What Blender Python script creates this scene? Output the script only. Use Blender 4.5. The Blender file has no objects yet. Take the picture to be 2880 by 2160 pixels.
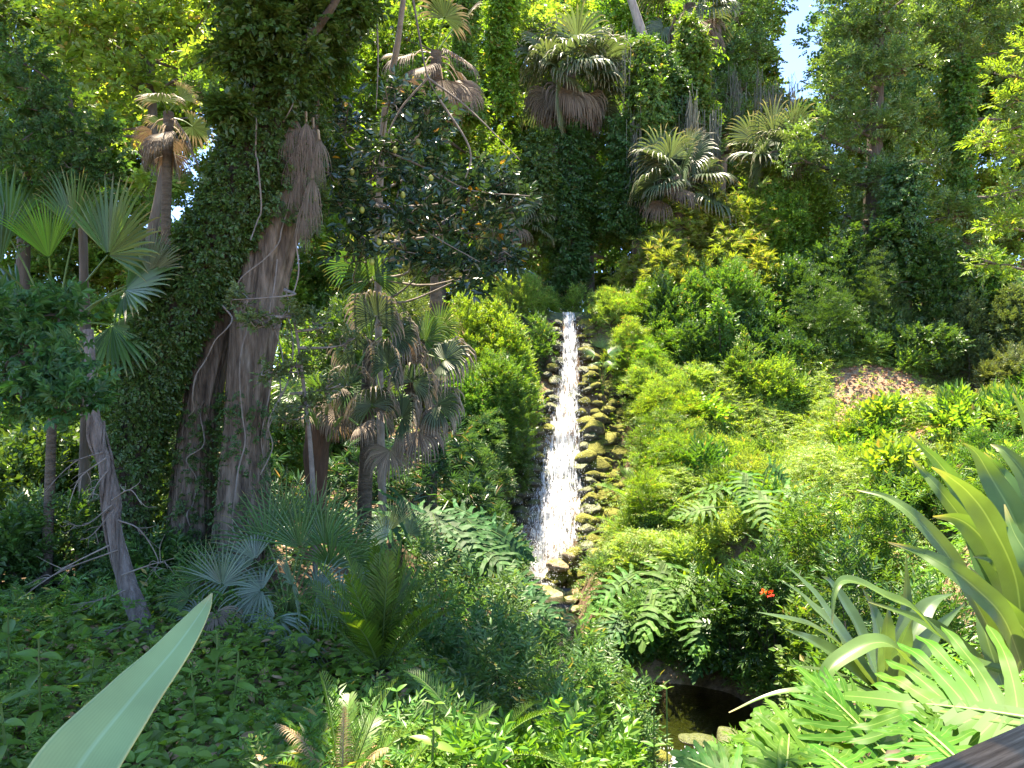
import bpy, bmesh, math
import numpy as np
from mathutils import Vector, Matrix

rng = np.random.default_rng(11)
SC = bpy.context.scene
COL = SC.collection
CAM = np.array([0.0, 0.0, 4.2])
PITCH = math.radians(2.0)
CP, SP = math.cos(PITCH), math.sin(PITCH)
F = 768.0

def P(px, py, Y):
    """a point seen at (px, py) of the 1024x768 picture, Y metres ahead"""
    u = (px - 512.0) / F
    v = -(py - 384.0) / F
    y = CP - SP * v
    z = SP + CP * v
    t = Y / y
    return CAM + np.array([u * t, Y, z * t])

def unit(a):
    a = np.asarray(a, float)
    return a / (np.linalg.norm(a, axis=-1, keepdims=True) + 1e-9)

def sino(p, freq, seed, octv=3):
    """smooth pseudo noise in about -1..1"""
    r = np.random.default_rng(seed)
    out = np.zeros(p.shape[:-1]); amp = 1.0; tot = 0.0
    for o in range(octv):
        acc = 0.0
        for k in range(4):
            d = unit(r.normal(size=p.shape[-1])); ph = r.uniform(0, 6.28)
            acc = acc + np.sin((p @ d) * freq * r.uniform(.7, 1.3) + ph)
        out += amp * acc / 2.4
        tot += amp; amp *= .5; freq *= 2.1
    return out / tot

# ------------------------------------------------------------------ terrain
TP = [  # px, py, Y : where the ground is seen
 (0,790,4.5),(250,790,4.5),(450,800,4.6),(0,640,7.5),(150,640,7.3),(250,655,7.0),(100,560,10),(215,566,9),(400,690,6.6),
 (365,530,11.5),(315,520,11),(0,480,14),(100,400,22),(300,390,22),(-150,470,14),(-200,380,24),(-200,800,4),(150,470,15),
 (545,583,18),(545,612,16),(548,642,14.5),(565,311,23.6),(566,380,22),(560,486,20.1),(553,540,19),
 (470,310,23.5),(430,330,22.5),(440,420,19.5),(400,480,16),(500,500,18.5),(490,560,17),(480,600,14),(430,600,11),(500,690,8.5),
 (600,305,24),(640,420,20),(610,500,19),(600,545,18.5),(700,480,17),(650,560,15),(610,620,13.5),
 (760,520,14),(850,480,15.5),(930,430,18),(1000,400,20),(1050,520,10),(800,625,11.5),(860,690,5.6),(1000,700,4.6),(780,800,6),
 (700,380,21),(850,365,22),(1000,345,23.5),(1150,340,24),(1200,500,12),(1200,700,4),
 (700,295,25.5),(850,295,25.5),(1000,290,26),(1200,285,26)]
TW = [tuple(P(*c)) for c in TP]
TW += [(1.9,11.6,-.75),(2.6,11.2,-.8),(3.0,11.4,-.75),(2.3,10.4,-.7),(3.1,10.4,-.6),(1.1,12.6,-.55),(1.4,11.5,-.6),(.75,13.6,-.4),(1.9,9.4,-.5),(1.6,8.3,-.75),(1.3,7,-.9),
       (2.6,8.6,.3),(3.4,8.6,.7),(3.9,11.6,.1),(3.5,12.8,.2),(2.4,13.3,.1),(.3,9.6,.45),(.2,7.5,.8),(.8,4,-.6),(0,2,-.6),(0,-4,-.8),(-2.5,2,1.6),(-3,-4,1.6),(3.5,2,1.8),(4,-4,2.0),(-8,2,2.4),(-9,-4,2.6),
       (9,2,3.2),(10,-5,3.4)]
for x in (-60,-35,-18,-8,0,8,18,35,60):
    TW += [(x,27.5,7.3 if -3<x<3 else (5.2 if x<0 else 8.8)),(x,33,7.0 if -3<x<3 else (5.6 if x<0 else 8.8)),(x,45,6.8),(x,80,6.5),(x,200,6)]
for y in (-60,-15,0,14):
    TW += [(-40,y,3.2),(40,y,4.6),(-22,y,3.0),(22,y,4.2)]
TW = np.array(TW)

def tz(x, y):
    x = np.asarray(x, float); y = np.asarray(y, float)
    sh = x.shape
    q = np.stack([x.ravel(), y.ravel()], 1)
    out = np.zeros(len(q))
    for i in range(0, len(q), 20000):
        d2 = ((q[i:i+20000, None, :] - TW[None, :, :2]) ** 2).sum(2)
        sm = .12 + .0006 * (q[i:i+20000, 1] ** 2)[:, None]
        w = 1.0 / (d2 + sm) ** 1.9
        out[i:i+20000] = (w * TW[None, :, 2]).sum(1) / w.sum(1)
    # the rocky cleft of the waterfall and the stream bed below it are cut into the bank
    fx=np.interp(q[:,1],CUT[:,1],CUT[:,0]); fz=np.interp(q[:,1],CUT[:,1],CUT[:,2]); hw=np.interp(q[:,1],CUT[:,1],CUT[:,3])
    d=np.clip((np.abs(q[:,0]-fx)-hw)/.55,0,None); k=(q[:,1]>13.2)&(q[:,1]<24.6)
    out=np.where(k,np.minimum(out,fz+d*d*1.3),out)
    return out.reshape(sh)
CUT=np.array([(.72,13.2,-.5,.45),(.72,14.5,-.42,.45),(.72,16,-.18,.5),(.72,17.2,.0,.6),(.95,17.9,.2,1.0),(1.05,18.5,.75,1.25),(1.2,19.1,1.5,1.4),(1.4,19.8,2.35,1.4),(1.5,20.7,3.4,1.3),(1.6,21.6,4.6,1.15),(1.7,22.4,5.7,.9),(1.75,22.9,6.4,.7),(1.8,23.4,6.95,.5),(1.8,24.6,6.95,.5)])

def G(px, Y):
    """ground point under picture column px at depth Y"""
    x = (px - 512.0) / F * Y
    return np.array([x, Y, float(tz(x, Y))])

# ------------------------------------------------------------------ mesh pieces
class Tpl:
    def __init__(s, V, Fs, U=None, T=None):
        s.V = np.asarray(V, float)
        s.tot = np.array([len(f) for f in Fs]); s.L = np.array([i for f in Fs for i in f])
        s.U = np.zeros(len(s.V)) if U is None else np.asarray(U, float)
        s.T = np.zeros(len(s.V)) if T is None else np.asarray(T, float)

class Geo:
    def __init__(s):
        s.V=[]; s.L=[]; s.C=[]; s.U=[]; s.T=[]; s.M=[]; s.n=0
    def raw(s, V, L, tot, U, T, m=0):
        s.V.append(V); s.L.append(L + s.n); s.C.append(tot); s.U.append(U); s.T.append(T)
        s.M.append(np.full(len(tot), m)); s.n += len(V)
    def inst(s, tpl, R, t, m=0):
        N = len(R); nv = len(tpl.V)
        if N == 0: return
        V = (np.einsum('nij,vj->nvi', R, tpl.V) + t[:, None, :]).reshape(-1, 3)
        L = (tpl.L[None, :] + (np.arange(N) * nv)[:, None]).ravel()
        s.raw(V, L, np.tile(tpl.tot, N), np.tile(tpl.U, N), np.tile(tpl.T, N), m)
    def grid(s, A, U=None, T=None, m=0, wrap=False):
        """A (n,k,3): a quad sheet; wrap closes the k direction"""
        n, k = A.shape[:2]
        idx = np.arange(n * k).reshape(n, k)
        if wrap: nx = np.roll(idx, -1, 1)
        else: nx = idx[:, 1:]; 
        a = idx[:-1, :] if wrap else idx[:-1, :-1]
        b = nx[:-1]; c = nx[1:]; d = idx[1:, :] if wrap else idx[1:, :-1]
        L = np.stack([a, b, c, d], -1).reshape(-1)
        z = np.zeros(n * k)
        s.raw(A.reshape(-1, 3), L, np.full(len(L)//4, 4), z if U is None else np.asarray(U, float).reshape(-1), z if T is None else np.asarray(T, float).reshape(-1), m)
    def grids(s, A, U, T, m=0):
        """A (q,n,k,3): many sheets at once"""
        q, n, k = A.shape[:3]
        idx = np.arange(n * k).reshape(n, k)
        L1 = np.stack([idx[:-1,:-1], idx[:-1,1:], idx[1:,1:], idx[1:,:-1]], -1).reshape(-1)
        L = (L1[None] + (np.arange(q) * n * k)[:, None]).ravel()
        s.raw(A.reshape(-1, 3), L, np.full(len(L)//4, 4), np.broadcast_to(U, (q,n,k)).reshape(-1), np.broadcast_to(T, (q,n,k)).reshape(-1), m)
    def mesh(s, name, mats, origin=(0,0,0), smooth=False):
        V = np.concatenate(s.V) - np.asarray(origin, float); L = np.concatenate(s.L); C = np.concatenate(s.C); M = np.concatenate(s.M)
        me = bpy.data.meshes.new(name)
        me.vertices.add(len(V)); me.vertices.foreach_set('co', V.astype(np.float32).ravel())
        me.loops.add(len(L)); me.loops.foreach_set('vertex_index', L.astype(np.int32))
        me.polygons.add(len(C))
        st = np.concatenate([[0], np.cumsum(C)[:-1]])
        me.polygons.foreach_set('loop_start', st.astype(np.int32))
        for m in mats: me.materials.append(m)
        if len(mats) > 1: me.polygons.foreach_set('material_index', M.astype(np.int32))
        me.polygons.foreach_set('use_smooth', np.full(len(C), bool(smooth)))
        for nm, arr in (('u', s.U), ('t', s.T)):
            a = np.concatenate(arr)
            if np.any(a): 
                at = me.attributes.new(nm, 'FLOAT', 'POINT'); at.data.foreach_set('value', a.astype(np.float32))
        me.update(calc_edges=True)
        return me

# ------------------------------------------------------------------ objects
def tag(o, label=None, cat=None, group=None, kind=None):
    if label: o['label'] = label
    if cat: o['category'] = cat
    if group: o['group'] = group
    if kind: o['kind'] = kind
    return o
def thing(name, label, cat, loc=(0,0,0), group=None):
    o = bpy.data.objects.new(name, None); COL.objects.link(o)
    o.location = [float(v) for v in loc]; o.empty_display_size = .2
    return tag(o, label, cat, group)
def part(name, geo, mats, parent, smooth=False, label=None):
    if not isinstance(mats, (list, tuple)): mats = [mats]
    o = bpy.data.objects.new(name, geo.mesh(name, mats, parent.location if parent.parent is None else parent['wo'], smooth)); COL.objects.link(o)
    o.parent = parent
    o['wo'] = [float(v) for v in (parent.location if parent.parent is None else parent['wo'])]
    if label: o['label'] = label
    return o
def solo(name, geo, mats, label=None, cat=None, group=None, kind=None, smooth=False, origin=(0,0,0)):
    if not isinstance(mats, (list, tuple)): mats = [mats]
    o = bpy.data.objects.new(name, geo.mesh(name, mats, origin, smooth)); COL.objects.link(o)
    o.location = [float(v) for v in origin]
    return tag(o, label, cat, group, kind)

# ------------------------------------------------------------------ frames
def frames(d, up, s):
    y = unit(d); x = unit(np.cross(y, up)); z = np.cross(x, y)
    return np.stack([x, y, z], -1) * np.asarray(s, float).reshape(-1, 1, 1)

def catmull(pts, n):
    p = np.asarray(pts, float)
    if len(p) == 2:
        t = np.linspace(0, 1, n)[:, None]; return p[0] * (1 - t) + p[1] * t
    p = np.vstack([2*p[0]-p[1], p, 2*p[-1]-p[-2]])
    m = len(p) - 3
    s = np.linspace(0, m - 1e-6, n); i = s.astype(int); f = (s - i)[:, None]
    a, b, c, d = p[i], p[i+1], p[i+2], p[i+3]
    return .5*((2*b) + (c-a)*f + (2*a-5*b+4*c-d)*f*f + (3*b-a-3*c+d)*f**3)

def tube(g, pts, rad, n=12, seg=6, m=0, rough=0.0, seed=1, raw=False):
    c = catmull(pts, n) if not raw else np.asarray(pts, float)
    n = len(c)
    r = np.interp(np.linspace(0, 1, n), np.linspace(0, 1, len(rad)), rad) if np.ndim(rad) else np.full(n, rad)
    t = unit(np.gradient(c, axis=0))
    ref = np.array([1.0, .13, .07]) if abs(t[:, 2]).mean() > .6 else np.array([.1, .05, 1.0])
    a = unit(np.cross(t, ref)); b = np.cross(t, a)
    th = np.linspace(0, 2*np.pi, seg, endpoint=False)
    rr = r[:, None] * np.ones(seg)[None]
    if rough: 
        q = np.stack([np.cos(th)[None]*np.ones((n,1)), np.sin(th)[None]*np.ones((n,1)), np.linspace(0, n*.25, n)[:, None]*np.ones((1,seg))], -1)
        rr = rr * (1 + rough * sino(q, 2.2, seed, 2))
    A = c[:, None] + rr[..., None] * (np.cos(th)[None, :, None]*a[:, None] + np.sin(th)[None, :, None]*b[:, None])
    T = np.linspace(0, 1, n)[:, None] * np.ones((1, seg))
    g.grid(A, T=T, m=m, wrap=True)
    return c

# ------------------------------------------------------------------ materials
def nmat(name):
    m = bpy.data.materials.new(name); m.use_nodes = True
    nt = m.node_tree; nt.nodes.clear()
    return m, nt, nt.nodes.new, nt.links.new

def leafmat(name, col, trans=.38, rough=.42, var=.35, hue=.03, tcol=None, tip=None, tipat=.75, spec=.45, vein=None, odd=None, oddp=.04, edge=None):
    m, nt, N, Lk = nmat(name)
    out = N('ShaderNodeOutputMaterial')
    geo = N('ShaderNodeNewGeometry'); oi = N('ShaderNodeObjectInfo')
    rnd = geo.outputs['Random Per Island']
    hs = N('ShaderNodeHueSaturation'); hs.inputs['Color'].default_value = (*col, 1)
    mv = N('ShaderNodeMapRange'); mv.inputs['To Min'].default_value = 1 - var; mv.inputs['To Max'].default_value = 1 + var
    Lk(rnd, mv.inputs['Value']); Lk(mv.outputs[0], hs.inputs['Value'])
    mm = N('ShaderNodeMath'); mm.operation = 'MULTIPLY'; mm.inputs[1].default_value = 7.31; Lk(rnd, mm.inputs[0])
    fr = N('ShaderNodeMath'); fr.operation = 'FRACT'; Lk(mm.outputs[0], fr.inputs[0])
    ad = N('ShaderNodeMath'); ad.operation = 'ADD'; Lk(fr.outputs[0], ad.inputs[0]); Lk(oi.outputs['Random'], ad.inputs[1])
    mh = N('ShaderNodeMapRange'); mh.inputs['From Max'].default_value = 2; mh.inputs['To Min'].default_value = .5 - hue; mh.inputs['To Max'].default_value = .5 + hue
    Lk(ad.outputs[0], mh.inputs['Value']); Lk(mh.outputs[0], hs.inputs['Hue'])
    c = hs.outputs['Color']
    def mix(fac, a, b, isb=None):
        x = N('ShaderNodeMix'); x.data_type = 'RGBA'
        Lk(fac, x.inputs['Factor']); Lk(a, x.inputs['A'])
        if isb is not None: Lk(isb, x.inputs['B'])
        else: x.inputs['B'].default_value = (*b, 1)
        return x.outputs['Result']
    if odd:
        gt = N('ShaderNodeMath'); gt.operation = 'GREATER_THAN'; gt.inputs[1].default_value = 1 - oddp
        m3 = N('ShaderNodeMath'); m3.operation = 'MULTIPLY'; m3.inputs[1].default_value = 23.7; Lk(rnd, m3.inputs[0])
        f3 = N('ShaderNodeMath'); f3.operation = 'FRACT'; Lk(m3.outputs[0], f3.inputs[0]); Lk(f3.outputs[0], gt.inputs[0])
        c = mix(gt.outputs[0], c, odd)
    if tip:
        at = N('ShaderNodeAttribute'); at.attribute_name = 't'
        tc = N('ShaderNodeTexCoord'); nz = N('ShaderNodeTexNoise'); nz.inputs['Scale'].default_value = 6; Lk(tc.outputs['Object'], nz.inputs['Vector'])
        a2 = N('ShaderNodeMath'); a2.operation = 'MULTIPLY_ADD'; a2.inputs[1].default_value = .35; Lk(nz.outputs['Fac'], a2.inputs[0]); Lk(at.outputs['Fac'], a2.inputs[2])
        mr = N('ShaderNodeMapRange'); mr.interpolation_type = 'SMOOTHSTEP'; mr.inputs['From Min'].default_value = tipat + .08; mr.inputs['From Max'].default_value = tipat + .32
        Lk(a2.outputs[0], mr.inputs['Value'])
        h2 = N('ShaderNodeHueSaturation'); h2.inputs['Color'].default_value = (*tip, 1); Lk(mv.outputs[0], h2.inputs['Value'])
        c = mix(mr.outputs[0], c, None, h2.outputs['Color'])
    if vein or edge:
        at = N('ShaderNodeAttribute'); at.attribute_name = 'u'
        ab = N('ShaderNodeMath'); ab.operation = 'ABSOLUTE'; Lk(at.outputs['Fac'], ab.inputs[0])
        if vein:
            mr = N('ShaderNodeMapRange'); mr.interpolation_type = 'SMOOTHSTEP'; mr.inputs['From Min'].default_value = .10; mr.inputs['From Max'].default_value = .0
            Lk(ab.outputs[0], mr.inputs['Value']); c = mix(mr.outputs[0], c, vein)
            # fine parallel veins
            wv = N('ShaderNodeMath'); wv.operation = 'MULTIPLY'; wv.inputs[1].default_value = 70; Lk(at.outputs['Fac'], wv.inputs[0])
            sn = N('ShaderNodeMath'); sn.operation = 'SINE'; Lk(wv.outputs[0], sn.inputs[0])
            sr = N('ShaderNodeMapRange'); sr.inputs['From Min'].default_value = -1; sr.inputs['To Min'].default_value = .96; sr.inputs['To Max'].default_value = 1.03; Lk(sn.outputs[0], sr.inputs['Value'])
            h3 = N('ShaderNodeHueSaturation'); Lk(c, h3.inputs['Color']); Lk(sr.outputs[0], h3.inputs['Value']); c = h3.outputs['Color']
        if edge:
            mr = N('ShaderNodeMapRange'); mr.interpolation_type = 'SMOOTHSTEP'; mr.inputs['From Min'].default_value = .93; mr.inputs['From Max'].default_value = .985
            Lk(ab.outputs[0], mr.inputs['Value']); c = mix(mr.outputs[0], c, edge)
    if vein:
        tc = N('ShaderNodeTexCoord'); nz = N('ShaderNodeTexNoise'); nz.inputs['Scale'].default_value = 9; nz.inputs['Detail'].default_value = 5; Lk(tc.outputs['Object'], nz.inputs['Vector'])
        sr = N('ShaderNodeMapRange'); sr.inputs['From Min'].default_value = .3; sr.inputs['From Max'].default_value = .7; sr.inputs['To Min'].default_value = .8; sr.inputs['To Max'].default_value = 1.15; Lk(nz.outputs['Fac'], sr.inputs['Value'])
        h4 = N('ShaderNodeHueSaturation'); Lk(c, h4.inputs['Color']); Lk(sr.outputs[0], h4.inputs['Value']); c = h4.outputs['Color']
    pb = N('ShaderNodeBsdfPrincipled'); pb.inputs['Roughness'].default_value = rough; pb.inputs['Specular IOR Level'].default_value = spec
    Lk(c, pb.inputs['Base Color'])
    tr = N('ShaderNodeBsdfTranslucent')
    tm = N('ShaderNodeMix'); tm.data_type = 'RGBA'; tm.blend_type = 'MULTIPLY'; tm.inputs['Factor'].default_value = 1
    Lk(c, tm.inputs['A']); tm.inputs['B'].default_value = (*(tcol or (1.9, 1.75, .7)), 1); Lk(tm.outputs['Result'], tr.inputs['Color'])
    mx = N('ShaderNodeMixShader'); mx.inputs[0].default_value = trans
    Lk(pb.outputs[0], mx.inputs[1]); Lk(tr.outputs[0], mx.inputs[2]); Lk(mx.outputs[0], out.inputs['Surface'])
    return m

def noisemat(name, cols, scale=4, rough=.85, bump=.4, stretch=(1,1,1), detail=8, moss=None, mosslim=.35, bscale=None, spec=.3, coord='Object'):
    """rock, bark, soil: a ramp over noise, bump, and (moss) growth on upward faces"""
    m, nt, N, Lk = nmat(name)
    out = N('ShaderNodeOutputMaterial'); pb = N('ShaderNodeBsdfPrincipled'); pb.inputs['Roughness'].default_value = rough; pb.inputs['Specular IOR Level'].default_value = spec
    tc = N('ShaderNodeTexCoord'); mp = N('ShaderNodeMapping'); mp.inputs['Scale'].default_value = stretch
    oi = N('ShaderNodeObjectInfo')
    Lk(tc.outputs[coord], mp.inputs['Vector'])
    nz = N('ShaderNodeTexNoise'); nz.inputs['Scale'].default_value = scale; nz.inputs['Detail'].default_value = detail; nz.inputs['Roughness'].default_value = .65
    Lk(mp.outputs[0], nz.inputs['Vector'])
    rp = N('ShaderNodeValToRGB'); e = rp.color_ramp.elements
    pos = np.linspace(.3, .7, len(cols))
    while len(e) < len(cols): e.new(.5)
    for i, cc in enumerate(cols): e[i].position = pos[i]; e[i].color = (*cc, 1)
    Lk(nz.outputs['Fac'], rp.inputs['Fac'])
    c = rp.outputs['Color']
    hv = N('ShaderNodeHueSaturation'); Lk(c, hv.inputs['Color'])
    mr = N('ShaderNodeMapRange'); mr.inputs['To Min'].default_value = .7; mr.inputs['To Max'].default_value = 1.25; Lk(oi.outputs['Random'], mr.inputs['Value']); Lk(mr.outputs[0], hv.inputs['Value'])
    c = hv.outputs['Color']
    if moss:
        ge = N('ShaderNodeNewGeometry'); sx = N('ShaderNodeSeparateXYZ'); Lk(ge.outputs['Normal'], sx.inputs[0])
        n2 = N('ShaderNodeTexNoise'); n2.inputs['Scale'].default_value = scale * .8; n2.inputs['Detail'].default_value = 6; Lk(tc.outputs[coord], n2.inputs['Vector'])
        a2 = N('ShaderNodeMath'); a2.operation = 'MULTIPLY_ADD'; a2.inputs[1].default_value = 1.1; Lk(n2.outputs['Fac'], a2.inputs[0]); Lk(sx.outputs['Z'], a2.inputs[2])
        m2 = N('ShaderNodeMapRange'); m2.interpolation_type = 'SMOOTHSTEP'; m2.inputs['From Min'].default_value = mosslim + .35; m2.inputs['From Max'].default_value = mosslim + .75; Lk(a2.outputs[0], m2.inputs['Value'])
        n3 = N('ShaderNodeTexNoise'); n3.inputs['Scale'].default_value = scale * 3; n3.inputs['Detail'].default_value = 6; Lk(tc.outputs[coord], n3.inputs['Vector'])
        r3 = N('ShaderNodeValToRGB'); r3.color_ramp.elements[0].position = .35; r3.color_ramp.elements[1].position = .65
        r3.color_ramp.elements[0].color = (moss[0]*.4, moss[1]*.45, moss[2]*.4, 1); r3.color_ramp.elements[1].color = (*moss, 1); Lk(n3.outputs['Fac'], r3.inputs['Fac'])
        x = N('ShaderNodeMix'); x.data_type = 'RGBA'; Lk(m2.outputs[0], x.inputs['Factor']); Lk(c, x.inputs['A']); Lk(r3.outputs['Color'], x.inputs['B']); c = x.outputs['Result']
    Lk(c, pb.inputs['Base Color'])
    if bump:
        nb = N('ShaderNodeTexNoise'); nb.inputs['Scale'].default_value = bscale or scale * 2.5; nb.inputs['Detail'].default_value = 8; Lk(mp.outputs[0], nb.inputs['Vector'])
        bp = N('ShaderNodeBump'); bp.inputs['Strength'].default_value = bump; bp.inputs['Distance'].default_value = .05; Lk(nb.outputs['Fac'], bp.inputs['Height']); Lk(bp.outputs[0], pb.inputs['Normal'])
    Lk(pb.outputs[0], out.inputs['Surface'])
    return m
# ------------------------------------------------------------------ leaf templates (leaf along +Y, length 1, face +Z)
def leaf_lo(w=.45, fold=.10):
    return Tpl([(0,0,0),(-w/2,.42,fold),(0,1,-.06),(w/2,.42,fold)], [(0,2,1),(0,3,2)], T=[0,.4,1,.4])
def leaf_hi(w=.5, fold=.08, droop=.12, n=5):
    ys = np.linspace(0, 1, n + 1)
    V=[]; U=[]; T=[]
    for y in ys:
        h = w/2*np.sin(np.pi*min(1,(y*.94+.03))**.8)**.9
        z = -droop*y*y
        V += [(-h,y,z+fold*h/w*2),(0,y,z),(h,y,z+fold*h/w*2)]; U += [-1,0,1]; T += [y]*3
    Fs=[]
    for i in range(n):
        a=3*i; Fs += [(a,a+1,a+4,a+3),(a+1,a+2,a+5,a+4)]
    return Tpl(V, Fs, U, T)
def join(parts):
    V=[];Fs=[];U=[];T=[];n=0
    for R,t,tp in parts:
        V.append(tp.V @ np.asarray(R).T + t); U.append(tp.U); T.append(tp.T)
        i=0
        for k in tp.tot: Fs.append(tuple(tp.L[i:i+k]+n)); i+=k
        n+=len(tp.V)
    return Tpl(np.concatenate(V),Fs,np.concatenate(U),np.concatenate(T))
def sprig(leaf, n, tw, seed, spread=(40,75), rise=.1, tilt=.35):
    r=np.random.default_rng(seed); ps=[]
    for i in range(n):
        f=(i+.5)/n; s=1 if i%2 else -1
        a=np.radians(r.uniform(*spread))*s*(1 if i<n-1 else .15)
        d=np.array([np.sin(a),np.cos(a),rise*r.normal()-.15])
        R=frames(d[None],(np.array([0,0,1])+r.normal(size=3)*tilt)[None],[r.uniform(.75,1.15)])[0]
        ps.append((R,np.array([0,f*tw,-.06*f*f*tw]),leaf))
    return join(ps)
def compound(leaf, pairs, L, seed, ls=1.0):
    r=np.random.default_rng(seed); ps=[]
    for i in range(pairs*2+1):
        k=i//2; f=.3+.7*k/pairs
        if i==pairs*2: a=0.0; f=1.0
        else: a=np.radians(r.uniform(48,68))*(1 if i%2 else -1)
        d=np.array([np.sin(a),np.cos(a),-.15+.12*r.normal()])
        R=frames(d[None],np.array([[r.normal()*.15,r.normal()*.15,1]]),[ls*r.uniform(.8,1.1)])[0]
        ps.append((R,np.array([0,f*L,-.18*f*f*L]),leaf))
    return join(ps)
def fingers(leaf, n, spread, seed, ls=1.0):
    r=np.random.default_rng(seed); ps=[]
    for i in range(n):
        a=np.radians(-spread+2*spread*i/(n-1)+r.normal()*4)
        d=np.array([np.sin(a),np.cos(a),-.25+.1*r.normal()])
        ps.append((frames(d[None],np.array([[r.normal()*.2,0,1]]),[ls*r.uniform(.8,1.05)*(1-.15*abs(a)/1.6)])[0],np.zeros(3),leaf))
    return join(ps)

LO=leaf_lo(); LOW=leaf_lo(.62,.12); LAN=leaf_lo(.28,.05); HI=leaf_hi(.46); HIW=leaf_hi(.6,.1,.2); NAR=leaf_hi(.12,.05,.25,3); LANH=leaf_hi(.3,.06,.15,4)
S_SMALL=[sprig(LO,9,2.4,s) for s in (1,2,3,4)]
S_BROAD=[sprig(LOW,7,1.8,s) for s in (5,6,7,8)]
S_LANCE=[sprig(LAN,10,2.0,s,(25,60)) for s in (9,10,11)]
S_GLOSS=[sprig(HI,7,1.7,s,(35,75),.15,.5) for s in (12,13,14,15)]
S_COMP=[join([(frames(np.array([[np.sin(a),np.cos(a),.1]]),np.array([[0,0,1.0]]),[1])[0],np.zeros(3),compound(LAN,3,2.0,s)) for a in (-.9,0,.9)]) for s in (16,17,18)]
S_COMPN=[compound(LANH,3,2.1,s) for s in (19,20,21)]
S_PALM=[fingers(NAR,8,75,s) for s in (22,23,24)]
S_FERN=[compound(LAN,9,3.2,s,.8) for s in (25,26)]
S_MAPLE=[sprig(fingers(leaf_lo(.42,.05),5,95,s,1.0),5,2.2,s) for s in (27,28,29)]
S_ONE=[Tpl(HIW.V,[tuple(f) for f in np.array(HIW.L).reshape(-1,4)],HIW.U,HIW.T)]

def spread_sprigs(g, Pn, D, U, size, tpls, m=0):
    k = rng.integers(0, len(tpls), len(Pn))
    for i, tp in enumerate(tpls):
        s = k == i
        if s.any(): g.inst(tp, frames(D[s], U[s], size[s]), Pn[s], m)

def mass(g, c, r, tpls, leaf, n, lumps=8, lr=.5, half=False, up=.35, m=0, shell=.55, drop=0.0, jit=.45):
    """foliage of a crown: lumps of sprigs spread through an ellipsoid"""
    c=np.asarray(c,float); r=np.broadcast_to(np.asarray(r,float),(3,))
    d=unit(rng.normal(size=(lumps,3)))
    if half: d[:,2]=np.abs(d[:,2])
    q=d*(rng.uniform(.35,1,(lumps,1))**.6)*(1-lr*.55)
    k=rng.integers(0,lumps,n); lrs=lr*rng.uniform(.6,1.25,lumps)
    e=unit(rng.normal(size=(n,3))); 
    e[:,2]=np.where(rng.random(n)<.55,np.abs(e[:,2]),e[:,2])
    rad=rng.uniform(shell**3,1,(n,1))**(1/3.)*np.where(rng.random((n,1))<.08,rng.uniform(1,1.45,(n,1)),1)
    X=q[k]+e*rad*lrs[k][:,None]
    if half: X[:,2]=np.where(X[:,2]<0,-X[:,2]*.6,X[:,2])
    Pn=c+X*r
    D=e*.7+unit(X)*.3+np.array([0,0,up])+rng.normal(size=(n,3))*jit
    D[:,2]-=drop
    Uu=np.array([0,0,1.])+e*.4+rng.normal(size=(n,3))*.4
    spread_sprigs(g,Pn,D,Uu,leaf*rng.uniform(.75,1.25,n),tpls,m)
    return c+q*r

# ------------------------------------------------------------------ shrubs
def shrub(px, Y, pytop, wpx, kind, mat, label, cat='shrub', group=None, dens=1.0, depth=None, name='shrub', leaf=None, stems=True, zb=None, lumps=None, flower=None):
    b=G(px,Y); 
    if zb is not None: b[2]=zb
    top=P(px,pytop,Y)[2]; h=max(.25,top-b[2]); rx=wpx/F*Y/2; ry=depth or max(.5,min(rx,1.6))
    tpls,l0,lpd,cov=KIND[kind]
    l=leaf or l0
    area=np.pi*((rx*ry*.9)+(rx+ry)*h*.55)
    n=int(min(9000,max(60,dens*cov*area/(l*l*lpd*.33))))
    o=thing(name,label,cat,b,group)
    g=Geo()
    qs=mass(g,b+np.array([0,0,h*.12]),(rx,ry,h*.9),tpls,l,n,lumps or int(8+rx*4),.42,True,.45)
    if stems:
        s=Geo()
        for q in qs[:7]: 
            mid=(b+q)/2+rng.normal(size=3)*.08
            tube(s,[b+np.array([rng.normal()*.08,rng.normal()*.08,-.1]),mid,q],[.022,.008],6,4)
        part('stems',s,M['twig'],o)
    part('foliage',g,M[mat],o)
    if flower:
        for (fx,fy) in flower:
            fg=Geo(); c=P(fx,fy,Y-ry-.05)
            for k in range(2):
                fg.inst(fingers(leaf_lo(.4),6,150,40+k),frames(rng.normal(size=(3,3))+np.array([0,-.5,.6]),rng.normal(size=(3,3)),np.full(3,.045)),c+rng.normal(size=(3,3))*.02)
            part('flower',fg,M['redflower'],o)
    return o
KIND={ # templates, leaf length, leaves per sprig, cover
 'small':(S_SMALL,.075,9,2.6),'broad':(S_BROAD,.10,7,2.4),'lance':(S_LANCE,.10,10,2.6),'gloss':(S_GLOSS,.11,7,2.0),
 'comp':(S_COMP,.085,21,2.2),'compn':(S_COMPN,.085,7,2.4),'palm':(S_PALM,.32,4,1.9),'fern':(S_FERN,.09,19,2.2),'maple':(S_MAPLE,.12,10,2.0)}

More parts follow.
